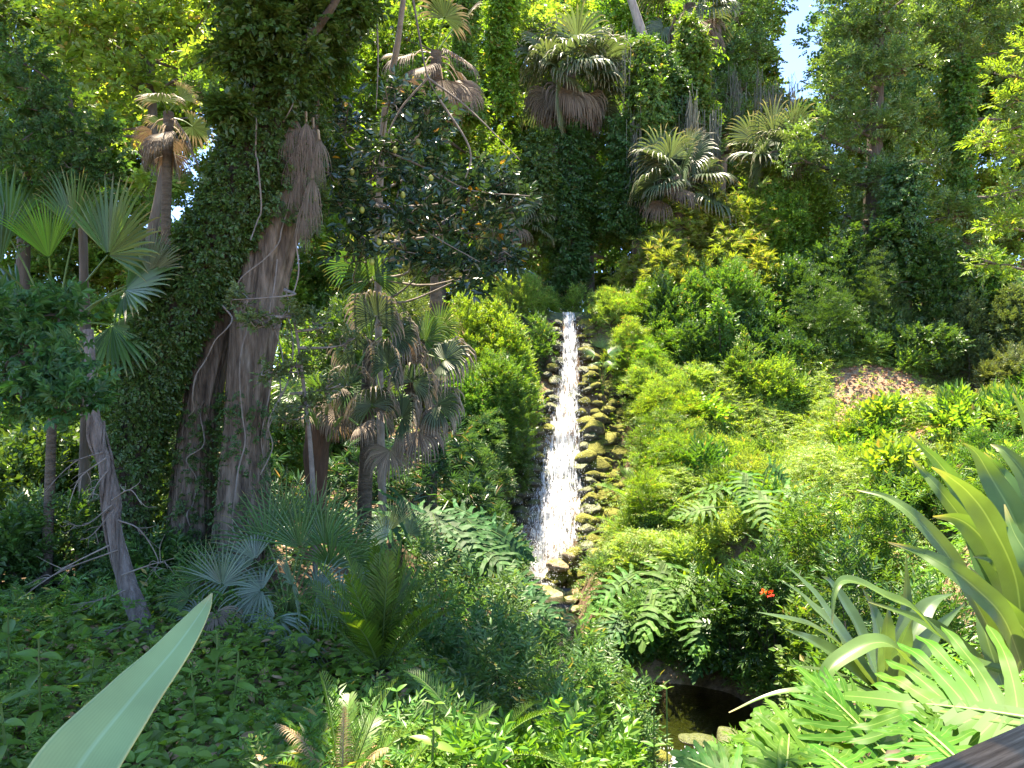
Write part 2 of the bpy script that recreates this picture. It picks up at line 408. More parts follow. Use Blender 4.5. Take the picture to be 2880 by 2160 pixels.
# ------------------------------------------------------------------ trees
def tree(name, label, cat, trunk, blobs, kind, mat, dens=1.0, leaf=None, trad=None, group=None, bark='bark', ivy=None, limbs=True, drop=0.0, lr=.5, branchmat=None, shell=.5):
    """trunk: [(px,py,Y,radius m)], from the ground up; blobs: [(px,py,Y,r px[,squash])]"""
    tp=np.array([P(a,b,c) for a,b,c,_ in trunk]); tr=[t[3] for t in trunk]
    if trunk[0][1] is not None: tp[0,2]=min(tp[0,2],float(tz(tp[0,0],tp[0,1])))-.1
    o=thing(name,label,cat,tp[0]+np.array([0,0,.1]),group)
    g=Geo(); cl=tube(g,tp,tr,40,10,rough=.16,seed=int(abs(trunk[0][0]))+3)
    part('trunk',g,M[bark],o,True)
    tpls,l0,lpd,cov=KIND[kind]; l=leaf or l0
    g=Geo(); bg=[]
    for bl in blobs:
        px,py,Y,rp=bl[:4]; sq=bl[4] if len(bl)>4 else .8
        c=P(px,py,Y); r=rp/F*Y
        n=int(min(9000,max(40,2.1*dens*cov*2.6*r*r*(.5+.5*sq)/(l*l*lpd*.33))))
        qs=mass(g,c,(r,r*.9,r*sq),tpls,l,n,int(7+r*2.2),lr,False,.25,shell=shell,drop=drop)
        if limbs:
            below=cl[cl[:,2]<c[2]+.2]
            if len(below)==0: below=cl[:1]
            a=below[np.argmin(((below-c)**2).sum(1)-.0*below[:,2])]
            i=int(np.argmin(((cl-a)**2).sum(1)))
            rad=max(.02,.45*np.interp(i,np.linspace(0,39,len(tr)),tr))
            bg.append((a,c,rad,qs))
    for a,c,rad,qs in bg:
        b=Geo(); mid=a*.45+c*.55+np.array([rng.normal()*.15,rng.normal()*.15,-.06*np.linalg.norm(c-a)])
        tube(b,[a,mid,c],[rad,rad*.55,rad*.3],9,6,rough=.1)
        for q in qs[:6]: tube(b,[c+(mid-c)*.2,(c+q)/2+rng.normal(size=3)*.06,q],[rad*.32,.007],6,4)
        part('branch',b,M[branchmat or bark],o,True)
    part('crown',g,M[mat],o)
    if ivy:
        part('climbing_vine',ivy_geo(cl,[r*1.0 for r in np.interp(np.linspace(0,1,40),np.linspace(0,1,len(tr)),tr)],**ivy),M['ivy'],o)
    return o

def ivy_geo(cl, rad, n=2500, leaf=.07, thick=.22, lo=0., hi=1., lumpy=.6, tpls=None, bulge=0.0):
    g=Geo(); m=len(cl); rad=np.asarray(rad)
    f=rng.uniform(lo,hi,n); i=f*(m-1); i0=np.clip(i.astype(int),0,m-2); fr=(i-i0)[:,None]
    c=cl[i0]*(1-fr)+cl[i0+1]*fr; r=np.interp(i,np.arange(m),rad)
    t=unit(np.gradient(cl,axis=0))[i0]
    e=unit(np.cross(t,rng.normal(size=(n,3))))
    lump=sino(np.concatenate([c*1.2,e],1),1.6,31,2)*.5+.5
    out=r+thick*np.clip(lump*1.5-.3,0.02,1.3)*rng.uniform(.2,1,n)+bulge*lump
    keep=rng.random(n)<(1-lumpy)+lumpy*np.clip(lump*1.8-.2,0,1)
    Pn=c+e*out[:,None]; D=e*.5+rng.normal(size=(n,3))*.5+np.array([0,0,-.25]); U=e*.9+np.array([0,0,.5])+rng.normal(size=(n,3))*.35
    spread_sprigs(g,Pn[keep],D[keep],U[keep],leaf*rng.uniform(.6,1.3,keep.sum()),tpls or S_BROAD)
    return g

def moss_strands(g, c, r, n, length, seed=0):
    rr=np.random.default_rng(seed)
    n*=4; kk=rr.normal(size=(14,3))*np.asarray(r); p=c+kk[rr.integers(0,14,n)]+rr.normal(size=(n,3))*np.array([.10,.10,.35]); L=length*rr.uniform(.1,1.0,n)**1.5
    k=5; t=np.linspace(0,1,k)
    sw=rr.normal(size=(n,2))*.16
    X=p[:,None,:]+np.stack([sw[:,:1]*t*t,sw[:,1:]*t*t,-L[:,None]*t],-1)
    w=(.013*(1-t)**.6+.002)[None,:]*rr.uniform(.5,1.3,(n,1))
    a=rr.uniform(0,3.14,n); s=np.stack([np.cos(a),np.sin(a),0*a],-1)[:,None,:]*w[...,None]
    g.grids(np.stack([X-s,X+s],2),0,t[None,:,None])

# ------------------------------------------------------------------ palms
DOWN=np.array([0,0,-1.])
def fan(g, p0, d, nrm, r=.6, pet=.7, spread=125, nseg=30, jn=.45, hang=.5, fold=.5, sag=.15, m=0, mp=1, petr=.011, cup=.12, seed=None):
    d=unit(d); nrm=unit(nrm - d*np.dot(nrm,d)); x=unit(np.cross(d,nrm))
    p1=p0+d*pet+DOWN*sag*pet
    if pet>0: tube(g,[p0,p0+d*pet*.55,p1],[petr*1.5,petr],7,4,m=mp)
    d2=unit(d+DOWN*sag*1.5); nrm=unit(nrm-d2*np.dot(nrm,d2)); x=unit(np.cross(d2,nrm))
    a=np.radians(np.linspace(-spread,spread,nseg)); da=a[1]-a[0]
    a=a+rng.normal(size=nseg)*da*.12
    ln=r*(1-.22*(np.abs(a)/np.radians(180))**1.5)*rng.uniform(.9,1.05,nseg)
    st=np.array([.04,.25,jn,jn+(1-jn)*.3,jn+(1-jn)*.62,jn+(1-jn)*.85,1.])
    cur=np.sin(a)[:,None]*x+np.cos(a)[:,None]*d2+cup*nrm
    cur=unit(cur); dirs=cur.copy(); pos=np.broadcast_to(p1,(nseg,3)).copy(); Xs=[];Ds=[]; prev=0
    hv=hang*rng.uniform(.6,1.3,nseg)[:,None]
    for k,s in enumerate(st):
        if s>jn: dirs=unit(dirs+DOWN*hv*(s-jn)/(1-jn)*1.1)
        pos=pos+dirs*((s-prev)*ln)[:,None]; prev=s
        Xs.append(pos.copy()); Ds.append(dirs.copy())
    X=np.stack(Xs,1); Dd=np.stack(Ds,1)
    side=unit(np.cross(Dd,np.broadcast_to(nrm,Dd.shape)+Dd*0)); up=np.cross(side,Dd)
    hw=np.where(st<=jn,st*math.tan(da/2)*1.05,jn*math.tan(da/2)*1.05*(1-((st-jn)/(1-jn))**1.3)+.0015)[None,:,None]*ln[:,None,None]
    A=np.stack([X-side*hw,X+up*hw*fold,X+side*hw],2)
    g.grids(A,np.array([-1,0,1.])[None,None,:],st[None,:,None],m)

def fan_palm(name,label,base,top,tr,n,r,pet,mats,cat='palm',elev=(80,-45),hang=.5,dead=0.3,bark='palmbark',group=None,lean=None,view=None,nseg=28,deadmats=None,skirt=True,spread=125,sub=False,hangd=1.6):
    base=np.asarray(base,float); top=np.asarray(top,float)
    o=thing(name,label,cat,base,group)
    g=Geo(); tube(g,[base-np.array([0,0,.2]),(base+top)/2+np.array([rng.normal()*.06,0,0]),top],[tr*1.15,tr,tr*1.05],24,10,rough=.15,seed=n)
    part('trunk',g,M[bark],o,True)
    for k in range(n):
        f=(k+.5)/n; az=k*2.39996+rng.normal()*.35; el=math.radians(elev[0]+(elev[1]-elev[0])*f**.8+rng.normal()*12)
        d=np.array([math.cos(az)*math.cos(el),math.sin(az)*math.cos(el),math.sin(el)])
        g=Geo(); isd=f>1-dead
        nr=np.array([0,0,1.])*max(.15,math.cos(el))-np.array([d[0],d[1],0])*math.sin(el)
        nr=nr+rng.normal(size=3)*.45
        fan(g,top+d*tr*.6+np.array([0,0,-.35*f]),d,nr,r*rng.uniform(.85,1.1)*(.7 if f<.12 else 1),pet*rng.uniform(.8,1.15)*(.55 if isd else 1),spread*(.55 if isd else 1)*(.45 if f<.1 else 1),nseg,hang=hangd if isd else hang*(.3+f),fold=.6,sag=.5 if isd else .12+.2*f)
        part('frond',g,[M[mats[1] if isd else mats[0]],M['petiole_dry'] if isd else M['petiole']],o,label='dead brown frond hanging down' if isd else None)
    return o

def pinnate(g, p0, d, up, L, n=34, ll=.16, droop=.6, vee=.35, m=0, mr=1, lw=.012, ang=58, curl=.2):
    """one feather frond: arching rachis and two rows of narrow leaflets"""
    d=unit(d); k=n; X=[]; Ds=[]; pos=np.array(p0,float); dr=d.copy(); st=L/k
    for i in range(k):
        f=i/k; dr=unit(dr+DOWN*droop*(1.2/k)*(.3+1.6*f)); pos=pos+dr*st; X.append(pos.copy()); Ds.append(dr.copy())
    X=np.array(X); Ds=np.array(Ds)
    tube(g,X[::3],[.010*L+.002,.002],len(X)//3,4,m=mr,raw=False)
    s=unit(np.cross(Ds,np.broadcast_to(up,Ds.shape))); u2=np.cross(s,Ds)
    f=np.linspace(0,1,k)
    ok=f>.14
    prof=np.clip(np.sin(np.pi*np.clip(f*.9+.07,0,1))**.55,.15,1)
    for sg in (-1,1):
        a=np.radians(ang-25*f+rng.normal(size=k)*3)[:,None]
        ld=unit(Ds*np.cos(a)+s*sg*np.sin(a)+u2*vee)
        ln=(ll*prof*rng.uniform(.9,1.08,k))[:,None]
        t=np.array([0,.35,.72,1.])
        Xl=X[:,None]+ld[:,None]*(ln[:,None]*t[None,:,None])+DOWN*(curl*ln[:,None]*(t**2)[None,:,None])
        wd=unit(np.cross(ld,u2))[:,None]*(lw*np.array([.5,1,.75,.06]))[None,:,None]
        A=np.stack([Xl-wd,Xl+wd],2)[ok]
        g.grids(A,0,t[None,:,None]*.25+f[ok][:,None,None]*.75,m)

def cycad(name,label,base,n,L,mats,cat='cycad',elev=(80,15),droop=.55,dead=0,ll=.16,stem=(.10,.18),az0=0,azr=6.283,group=None,deadl=None):
    base=np.asarray(base,float)
    o=thing(name,label,cat,base,group)
    g=Geo(); top=base+np.array([0,0,stem[1]]); tube(g,[base-np.array([0,0,.1]),(base+top)/2,top],[stem[0],stem[0]*1.1,stem[0]*.6],8,10,rough=.3)
    part('trunk',g,M['palmbark'],o,True)
    for k in range(n):
        f=(k+.5)/n; az=az0+((k*2.39996+rng.normal()*.15)%azr); el=math.radians(elev[0]+(elev[1]-elev[0])*f+rng.normal()*5)
        d=np.array([math.cos(az)*math.cos(el),math.sin(az)*math.cos(el),math.sin(el)])
        up=np.array([-d[0]*math.sin(el),-d[1]*math.sin(el),math.cos(el)])+rng.normal(size=3)*.15
        g=Geo(); isd=k in (deadl or [])
        pinnate(g,top+d*.05,d,up,L*rng.uniform(.85,1.08)*(.8 if isd else 1),36,ll*(.7 if isd else 1),droop*(1.2 if isd else rng.uniform(.8,1.2)),.35,lw=.0065*L/.9,curl=.8 if isd else .1)
        part('frond',g,[M[mats[1] if isd else mats[0]],M['petiole_dry' if isd else 'petiole']],o,label='dry straw coloured frond' if isd else None)
    return o

# ------------------------------------------------------------------ split-leaf philodendron
def philo_leaf(g, p0, y, nrm, L, W, nl=8, ns=5, wav=0.0, droop=.2, m=0, mr=1, base_w=.62, back=125, seed=0, fill=True, wavz=.03):
    y=unit(y); nrm=unit(nrm-y*np.dot(nrm,y)); x=np.cross(y,nrm)
    r=np.random.default_rng(seed+1)
    def W3(a): return p0+a[...,0:1]*x+a[...,1:2]*y+a[...,2:3]*nrm
    mid=lambda t: -droop*L*t*t
    t=np.linspace(0,1,ns*2+1)
    sp=L/nl
    for s in (-1,1):
        As=[];Us=[];Ts=[]
        for i in range(nl):
            f=(i+.5)/nl; yi=f*L*.93
            ang=np.radians(back-(back-22)*f**.8+r.normal()*3)
            ln=W*(.62+.5*np.sin(np.pi*min(1,f*.8+.22)))*(1-.45*f**2.2)*r.uniform(.93,1.06)
            bx=np.sin(ang)*s; by=np.cos(ang); 
            cv=.18*ln*(t**2)  # lobes sweep forward
            cx=bx*ln*t; cy=yi+by*ln*t+cv
            hw=sp*base_w*(1.25-.55*np.clip(t/.45,0,1))*np.where(t>.7,np.sqrt(np.clip(1-((t-.7)/.3)**2,0,1))*.92+.02,1)
            px=-by*s; py=abs(bx)  # perpendicular inside the blade (towards the tip)
            wv=1+wav*np.sin(t*17+r.uniform(0,6))*(t>.3); wv2=1+wav*np.sin(t*15+r.uniform(0,6))*(t>.3)
            z0=mid(yi/L)-.16*ln*t*t+wavz*L*np.sin(t*9+r.uniform(0,6))*t+.006*L*r.normal()
            q=np.linspace(-1,1,5)
            row=[]
            for qq in q:
                h=hw*(wv if qq<0 else wv2)*qq
                row.append(np.stack([cx+px*h*(1 if s>0 else 1),cy+py*h,z0+.10*hw*(abs(qq)**1.3)+wavz*.6*L*abs(qq)*np.sin(t*21+i)*(t>.35)],-1))
            As.append(W3(np.stack(row,1))); Us.append(np.broadcast_to(q,(len(t),5))); Ts.append(np.broadcast_to(t[:,None],(len(t),5)))
        g.grids(np.stack(As),np.stack(Us),np.stack(Ts),m)
    # terminal lobe
    tt=np.linspace(0,1,ns*2); ln=W*.62; q=np.linspace(-1,1,5)
    hw=sp*.75*np.sqrt(np.clip(1-tt**2.2,0,1))*(1+wav*.7*np.sin(tt*16))+.001
    A=np.stack([np.stack([hw*qq,L*.9+ln*tt,mid(.9+.1*tt)-.1*ln*tt*tt+.08*hw*abs(qq)],-1) for qq in q],1)
    g.grid(W3(A),np.broadcast_to(q,(len(tt),5)),np.broadcast_to(tt[:,None],(len(tt),5)),m)
    # midrib
    k=np.linspace(0,1,9); R=W3(np.stack([0*k,k*L,mid(k)+.004],-1)); tube(g,R,[.010*L+.001,.002],9,5,m=mr,raw=True)
    if fill:   # blade next to the midrib
        q=np.linspace(-1,1,3); k=np.linspace(0,.97,10)
        A=np.stack([np.stack([qq*sp*.8*np.sin(np.pi*np.clip(k*.85+.15,0,1))**.5,k*L,mid(k)+.001+.06*sp*abs(qq)],-1) for qq in q],1)
        g.grid(W3(A),np.broadcast_to(q*.3+.2,(10,3)),np.broadcast_to(k[:,None],(10,3)),m)

def philo(name,label,base,n,L,pl,mats=('philo','petiole'),az=(0,6.283),elev=(75,20),cat='philodendron',group=None,nl=8,ns=3,face=None):
    base=np.asarray(base,float); o=thing(name,label,cat,base,group)
    for k in range(n):
        f=(k+.5)/n; a=az[0]+(az[1]-az[0])*((k*.618)%1)+rng.normal()*.12; el=math.radians(elev[0]+(elev[1]-elev[0])*f+rng.normal()*6)
        d=np.array([math.cos(a)*math.cos(el),math.sin(a)*math.cos(el),math.sin(el)]); g=Geo()
        pl_=pl*rng.uniform(.8,1.2); e=base+d*pl_+DOWN*.1*pl_
        tube(g,[base,base+d*pl_*.55+np.array([0,0,.05*pl_]),e],[.016,.010],9,5,m=1)
        out=np.array([math.cos(a),math.sin(a),0]); y=unit(out*1.0+DOWN*rng.uniform(.25,.8)+rng.normal(size=3)*.15)
        nr=np.array([0,0,1.])+out*.55+rng.normal(size=3)*.22
        if face is not None: nr=nr+np.asarray(face)
        Lk_=L*rng.uniform(.75,1.15)
        philo_leaf(g,e,y,nr,Lk_,Lk_*.56,nl,ns+1,.16,.26,seed=k*7+n,base_w=.46,back=128)
        part('leaf',g,[M[mats[0]],M[mats[1]]],o)
    return o

# ------------------------------------------------------------------ strap leaves
def strap(g, pts, wid, nrm, n=26, fold=.25, m=0, wav=0.0, seed=0, q=7, prof=None):
    c=catmull(pts,n); t=unit(np.gradient(c,axis=0)); r=np.random.default_rng(seed)
    nr=unit(np.asarray(nrm,float)); f=np.linspace(0,1,n); N=[]
    for i in range(n):
        nr=unit(nr-t[i]*np.dot(nr,t[i])); N.append(nr)
    N=np.array(N); s=np.cross(t,N)
    w=np.interp(f,np.linspace(0,1,len(wid)),wid)[:,None]/2
    u=np.linspace(-1,1,q)[None,:]
    zz=fold*w*(np.abs(u)**1.2)+wav*w*np.sin(f*13+r.uniform(0,6))[:,None]*(u)+wav*.6*w*np.sin(f*29+r.uniform(0,6))[:,None]*np.abs(u)**2
    A=c[:,None]+s[:,None]*(w*u)[...,None]*(1-.08*fold)+N[:,None]*zz[...,None]
    g.grid(A,np.broadcast_to(u,(n,q)),np.broadcast_to(f[:,None],(n,q)),m)

# ------------------------------------------------------------------ ground cover
def cover(name, label, cat, mat, region, n, tpls, leaf, hgt=(.03,.3), up=1.0, patch=None, avoid=None, zfun=None, kind='stuff', tall=0.0, patchf=1.1, mid=None):
    """region: function (n)-> x,y arrays; leaves on short stalks, thick in patches"""
    x,y=region(n)
    if patch is not None:
        v=sino(np.stack([x,y],1),patchf,int(n)%97+5,3); k=v+rng.normal(size=len(v))*.25>patch; x,y=x[k],y[k]
    if avoid is not None: k=~avoid(x,y); x,y=x[k],y[k]
    z=tz(x,y)
    k=z>-.12; x,y,z=x[k],y[k],z[k]
    hh=np.clip(sino(np.stack([x,y],1),.9,77,3)*.5+.5,0,1)
    z=z+hgt[0]+(hgt[1]-hgt[0])*rng.random(len(x))*(.25+1.2*hh)
    a=rng.uniform(0,6.283,len(x)); D=np.stack([np.cos(a),np.sin(a),rng.normal(size=len(x))*.35+tall],-1)
    U=np.array([0,0,up])+rng.normal(size=(len(x),3))*.38+np.array([0,-.25,0])
    g=Geo(); spread_sprigs(g,np.stack([x,y,z],-1),D,U,leaf*rng.uniform(.6,1.3,len(x)),tpls)
    return solo(name,g,M[mat],label,cat,None,kind)
def pxregion(px0,px1,Y0,Y1):
    def f(n):
        Y=np.sqrt(rng.uniform(Y0**2,Y1**2,n)); px=rng.uniform(px0,px1,n)
        return (px-512)/F*Y, Y
    return f
# ================================================================== materials
M={}
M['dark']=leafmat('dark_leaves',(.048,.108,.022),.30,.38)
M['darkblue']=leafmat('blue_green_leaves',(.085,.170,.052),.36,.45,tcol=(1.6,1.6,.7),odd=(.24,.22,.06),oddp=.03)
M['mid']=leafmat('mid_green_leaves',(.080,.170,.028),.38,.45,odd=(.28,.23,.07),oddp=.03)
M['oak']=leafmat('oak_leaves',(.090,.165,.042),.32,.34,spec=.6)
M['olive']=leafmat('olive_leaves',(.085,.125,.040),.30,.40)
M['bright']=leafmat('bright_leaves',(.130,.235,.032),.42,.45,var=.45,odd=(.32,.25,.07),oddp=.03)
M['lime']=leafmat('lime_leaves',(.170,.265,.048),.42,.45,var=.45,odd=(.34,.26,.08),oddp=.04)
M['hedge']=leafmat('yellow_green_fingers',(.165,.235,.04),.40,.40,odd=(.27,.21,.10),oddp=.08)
M['rhapis']=leafmat('dark_finger_leaves',(.030,.085,.030),.3,.33,odd=(.22,.15,.08),oddp=.04)
M['gloss']=leafmat('glossy_dark_leaves',(.026,.062,.026),.16,.26,spec=.6,odd=(.42,.22,.02),oddp=.012)
M['ivy']=leafmat('vine_leaves',(.042,.098,.020),.28,.40)
M['cover']=leafmat('ground_cover_leaves',(.115,.240,.036),.42,.42)
M['covers']=leafmat('slope_cover_leaves',(.185,.285,.060),.40,.45)
M['maple']=leafmat('star_leaves',(.045,.115,.030),.36,.5)
M['silver']=leafmat('silvery_fan',(.115,.165,.105),.24,.30,tcol=(1.3,1.6,.6),tip=(.40,.30,.19),tipat=.93,spec=.6)
M['fan']=leafmat('fan_green',(.055,.120,.030),.34,.36,tip=(.24,.20,.08),tipat=.9)
M['fanlit']=leafmat('sabal_green',(.090,.130,.060),.28,.40,tip=(.27,.24,.15),tipat=.80,tcol=(1.5,1.5,.8))
M['fanback']=leafmat('young_fan',(.10,.21,.02),.5,.4)  # backlight glow put into a brighter, more translucent green
M['fandead']=leafmat('dead_fan',(.17,.13,.09),.22,.7,tcol=(1.3,1.1,.8),hue=.012)
M['fanhalf']=leafmat('dying_fan',(.050,.080,.032),.25,.5,tcol=(1.25,1.25,.9),tip=(.22,.17,.115),tipat=.58)
M['cycad']=leafmat('cycad_green',(.070,.140,.016),.38,.40)
M['cycaddead']=leafmat('cycad_dry',(.40,.27,.13),.3,.6,tcol=(1.3,1.1,.7),hue=.012)
M['fern']=leafmat('fern_green',(.11,.22,.035),.42,.5)
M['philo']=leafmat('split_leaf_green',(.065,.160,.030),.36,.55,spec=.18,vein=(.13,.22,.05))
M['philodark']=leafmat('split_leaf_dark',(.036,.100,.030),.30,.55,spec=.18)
M['philohero']=leafmat('split_leaf_lime',(.058,.150,.016),.40,.50,spec=.2,vein=(.17,.28,.06),var=.12)
M['strap']=leafmat('strap_green',(.072,.152,.038),.34,.38,vein=(.17,.26,.08),var=.15,spec=.45,tip=(.35,.30,.12),tipat=.93)
M['strapdark']=leafmat('strap_dark',(.062,.120,.045),.30,.32,vein=(.09,.16,.06),var=.15,spec=.45)
M['blade']=leafmat('blade_grey_green',(.225,.33,.135),.12,.5,tip=(.40,.34,.16),tipat=.95,vein=(.27,.40,.20),var=.02,hue=.004,edge=(.42,.47,.20),spec=.25)
M['fruit']=noisemat('green_fruit',[(.16,.20,.04),(.26,.26,.05)],9,.45,.05)
M['redflower']=leafmat('red_petals',(.75,.09,.02),.3,.5)
M['moss_grey']=leafmat('hanging_moss',(.15,.155,.12),.25,.95,tcol=(1.2,1.15,1.),hue=.01)
M['petiole']=noisemat('leaf_stalk',[(.07,.13,.03),(.12,.18,.05)],6,.45,.1)
M['petiole_dry']=noisemat('dry_stalk',[(.20,.14,.08),(.32,.24,.14)],6,.7,.1)
M['petiole_lime']=noisemat('pale_rib',[(.25,.36,.09),(.32,.42,.12)],6,.4,.05)
M['deadwood']=noisemat('dead_wood',[(.07,.055,.045),(.16,.135,.115),(.24,.21,.185)],14,.95,.9,(1.5,1.5,.25))
M['twig']=noisemat('twig_bark',[(.07,.055,.04),(.14,.11,.08)],8,.9,.3)
M['greytwig']=noisemat('grey_twig',[(.12,.10,.08),(.24,.205,.17)],9,.9,.3)
M['bark']=noisemat('tree_bark',[(.045,.035,.027),(.11,.09,.07),(.17,.145,.115)],5,.95,.8,(1,1,.18))
M['darkbark']=noisemat('dark_bark',[(.02,.016,.011),(.06,.048,.035),(.10,.085,.06)],6,.95,.8,(1,1,.2))
M['paletree']=noisemat('pale_bark',[(.16,.14,.12),(.30,.27,.23),(.22,.22,.17)],6,.9,.5,(1,1,.3))
M['redbark']=noisemat('orange_fibre_bark',[(.045,.028,.018),(.13,.07,.042)],7,.95,.9,(1,1,.2))
M['bigbark']=noisemat('furrowed_bark',[(.035,.025,.018),(.15,.115,.082),(.29,.235,.18)],9,.95,1.0,(1.6,1.6,.22),10,bscale=22)
M['palmbark']=noisemat('palm_bark',[(.06,.045,.03),(.15,.115,.08)],9,.95,.9,(.5,.5,2.2))
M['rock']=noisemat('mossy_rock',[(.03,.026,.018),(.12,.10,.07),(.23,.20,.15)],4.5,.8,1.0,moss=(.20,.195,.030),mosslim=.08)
M['rockdark']=noisemat('wet_mossy_rock',[(.018,.016,.012),(.055,.05,.036),(.085,.08,.055)],3.2,.45,.7,moss=(.085,.10,.018),mosslim=.42,spec=.5)  # wet stone tone, also used to paint shade on the left bank
M['rocktan']=noisemat('tan_limestone',[(.12,.095,.065),(.25,.20,.14),(.34,.285,.21)],3.0,.7,.6,moss=(.17,.15,.03),mosslim=.85)
M['needles']=noisemat('rust_needles',[(.20,.085,.045),(.36,.19,.11)],5,.9,.2)
M['litter']=noisemat('dead_leaf_litter',[(.23,.13,.07),(.40,.27,.16)],5,.9,.2)

def ground_mat():
    m,nt,N,Lk=nmat('forest_soil'); out=N('ShaderNodeOutputMaterial'); pb=N('ShaderNodeBsdfPrincipled'); pb.inputs['Roughness'].default_value=.95; pb.inputs['Specular IOR Level'].default_value=.15
    tc=N('ShaderNodeTexCoord')
    def nz(s,d=8):
        n=N('ShaderNodeTexNoise'); n.inputs['Scale'].default_value=s; n.inputs['Detail'].default_value=d; n.inputs['Roughness'].default_value=.7; Lk(tc.outputs['Object'],n.inputs['Vector']); return n.outputs['Fac']
    def ramp(f,cols,p):
        r=N('ShaderNodeValToRGB'); e=r.color_ramp.elements
        while len(e)<len(cols): e.new(.5)
        for i,c in enumerate(cols): e[i].position=p[i]; e[i].color=(*c,1)
        Lk(f,r.inputs['Fac']); return r.outputs['Color']
    soil=ramp(nz(7),[(.035,.024,.016),(.10,.068,.042),(.20,.14,.09)],[.3,.5,.72])
    straw=ramp(nz(16),[(.13,.085,.05),(.30,.20,.125),(.44,.33,.22)],[.3,.5,.7])
    mxf=N('ShaderNodeMapRange'); mxf.inputs['From Min'].default_value=.47; mxf.inputs['From Max'].default_value=.6; Lk(nz(.45,5),mxf.inputs['Value'])
    # dry leaf litter lies on the sunny hillside, x > 2
    sx=N('ShaderNodeSeparateXYZ'); Lk(tc.outputs['Object'],sx.inputs[0]); mr=N('ShaderNodeMapRange'); mr.inputs['From Min'].default_value=3.2; mr.inputs['From Max'].default_value=6.5; Lk(sx.outputs['X'],mr.inputs['Value'])
    mu=N('ShaderNodeMath'); mu.operation='MAXIMUM'; Lk(mr.outputs[0],mu.inputs[0]); Lk(mxf.outputs[0],mu.inputs[1]); 
    x=N('ShaderNodeMix'); x.data_type='RGBA'; Lk(mu.outputs[0],x.inputs['Factor']); Lk(soil,x.inputs['A']); Lk(straw,x.inputs['B'])
    Lk(x.outputs['Result'],pb.inputs['Base Color'])
    bp=N('ShaderNodeBump'); bp.inputs['Strength'].default_value=.8; bp.inputs['Distance'].default_value=.06; Lk(nz(22),bp.inputs['Height']); Lk(bp.outputs[0],pb.inputs['Normal'])
    Lk(pb.outputs[0],out.inputs['Surface']); return m
M['ground']=ground_mat()

def water_mat():
    m,nt,N,Lk=nmat('pool_water'); out=N('ShaderNodeOutputMaterial')
    gl=N('ShaderNodeBsdfGlossy'); gl.inputs['Roughness'].default_value=.03; gl.inputs['Color'].default_value=(1,1,1,1)
    tr=N('ShaderNodeBsdfTransparent'); tr.inputs['Color'].default_value=(.22,.30,.14,1)
    fr=N('ShaderNodeFresnel'); fr.inputs['IOR'].default_value=1.33
    tc=N('ShaderNodeTexCoord'); mp=N('ShaderNodeMapping'); mp.inputs['Scale'].default_value=(1,2.2,1); Lk(tc.outputs['Object'],mp.inputs['Vector'])
    nz=N('ShaderNodeTexNoise'); nz.inputs['Scale'].default_value=13; nz.inputs['Detail'].default_value=5; Lk(mp.outputs[0],nz.inputs['Vector'])
    bp=N('ShaderNodeBump'); bp.inputs['Strength'].default_value=.45; bp.inputs['Distance'].default_value=.03; Lk(nz.outputs['Fac'],bp.inputs['Height'])
    Lk(bp.outputs[0],gl.inputs['Normal']); Lk(bp.outputs[0],fr.inputs['Normal'])
    mx=N('ShaderNodeMixShader'); Lk(fr.outputs[0],mx.inputs[0]); Lk(tr.outputs[0],mx.inputs[1]); Lk(gl.outputs[0],mx.inputs[2]); Lk(mx.outputs[0],out.inputs['Surface']); return m
M['water']=water_mat()

def fall_mat(name,lo,hi,su=26,sv=5):
    """falling white water: foam streaks with gaps between (u across, t down)"""
    m,nt,N,Lk=nmat(name); out=N('ShaderNodeOutputMaterial')
    pb=N('ShaderNodeBsdfPrincipled'); pb.inputs['Base Color'].default_value=(.86,.88,.90,1); pb.inputs['Roughness'].default_value=.35
    tl=N('ShaderNodeBsdfTranslucent'); tl.inputs['Color'].default_value=(.86,.88,.9,1)
    m0=N('ShaderNodeMixShader'); m0.inputs[0].default_value=.4; Lk(pb.outputs[0],m0.inputs[1]); Lk(tl.outputs[0],m0.inputs[2])
    tc=N('ShaderNodeTexCoord'); mp=N('ShaderNodeMapping'); mp.inputs['Scale'].default_value=(su*.30,3,sv*.15); Lk(tc.outputs['Object'],mp.inputs['Vector'])
    nz=N('ShaderNodeTexNoise'); nz.inputs['Scale'].default_value=2.0; nz.inputs['Detail'].default_value=7; nz.inputs['Roughness'].default_value=.64; nz.inputs['Distortion'].default_value=.5; Lk(mp.outputs[0],nz.inputs['Vector'])
    au=N('ShaderNodeAttribute'); au.attribute_name='u'; ab=N('ShaderNodeMath'); ab.operation='ABSOLUTE'; Lk(au.outputs['Fac'],ab.inputs[0])
    pw=N('ShaderNodeMath'); pw.operation='POWER'; pw.inputs[1].default_value=2.6; Lk(ab.outputs[0],pw.inputs[0])
    sb=N('ShaderNodeMath'); sb.operation='MULTIPLY_ADD'; sb.inputs[1].default_value=-.20; Lk(pw.outputs[0],sb.inputs[0]); Lk(nz.outputs['Fac'],sb.inputs[2])
    mr=N('ShaderNodeMapRange'); mr.inputs['From Min'].default_value=lo; mr.inputs['From Max'].default_value=hi; Lk(sb.outputs[0],mr.inputs['Value'])
    tp=N('ShaderNodeBsdfTransparent')
    bp=N('ShaderNodeBump'); bp.inputs['Strength'].default_value=.5; bp.inputs['Distance'].default_value=.04; Lk(nz.outputs['Fac'],bp.inputs['Height']); Lk(bp.outputs[0],pb.inputs['Normal'])
    mx=N('ShaderNodeMixShader'); Lk(mr.outputs[0],mx.inputs[0]); Lk(tp.outputs[0],mx.inputs[1]); Lk(m0.outputs[0],mx.inputs[2]); Lk(mx.outputs[0],out.inputs['Surface']); return m
M['fall']=fall_mat('falling_water',.41,.63)
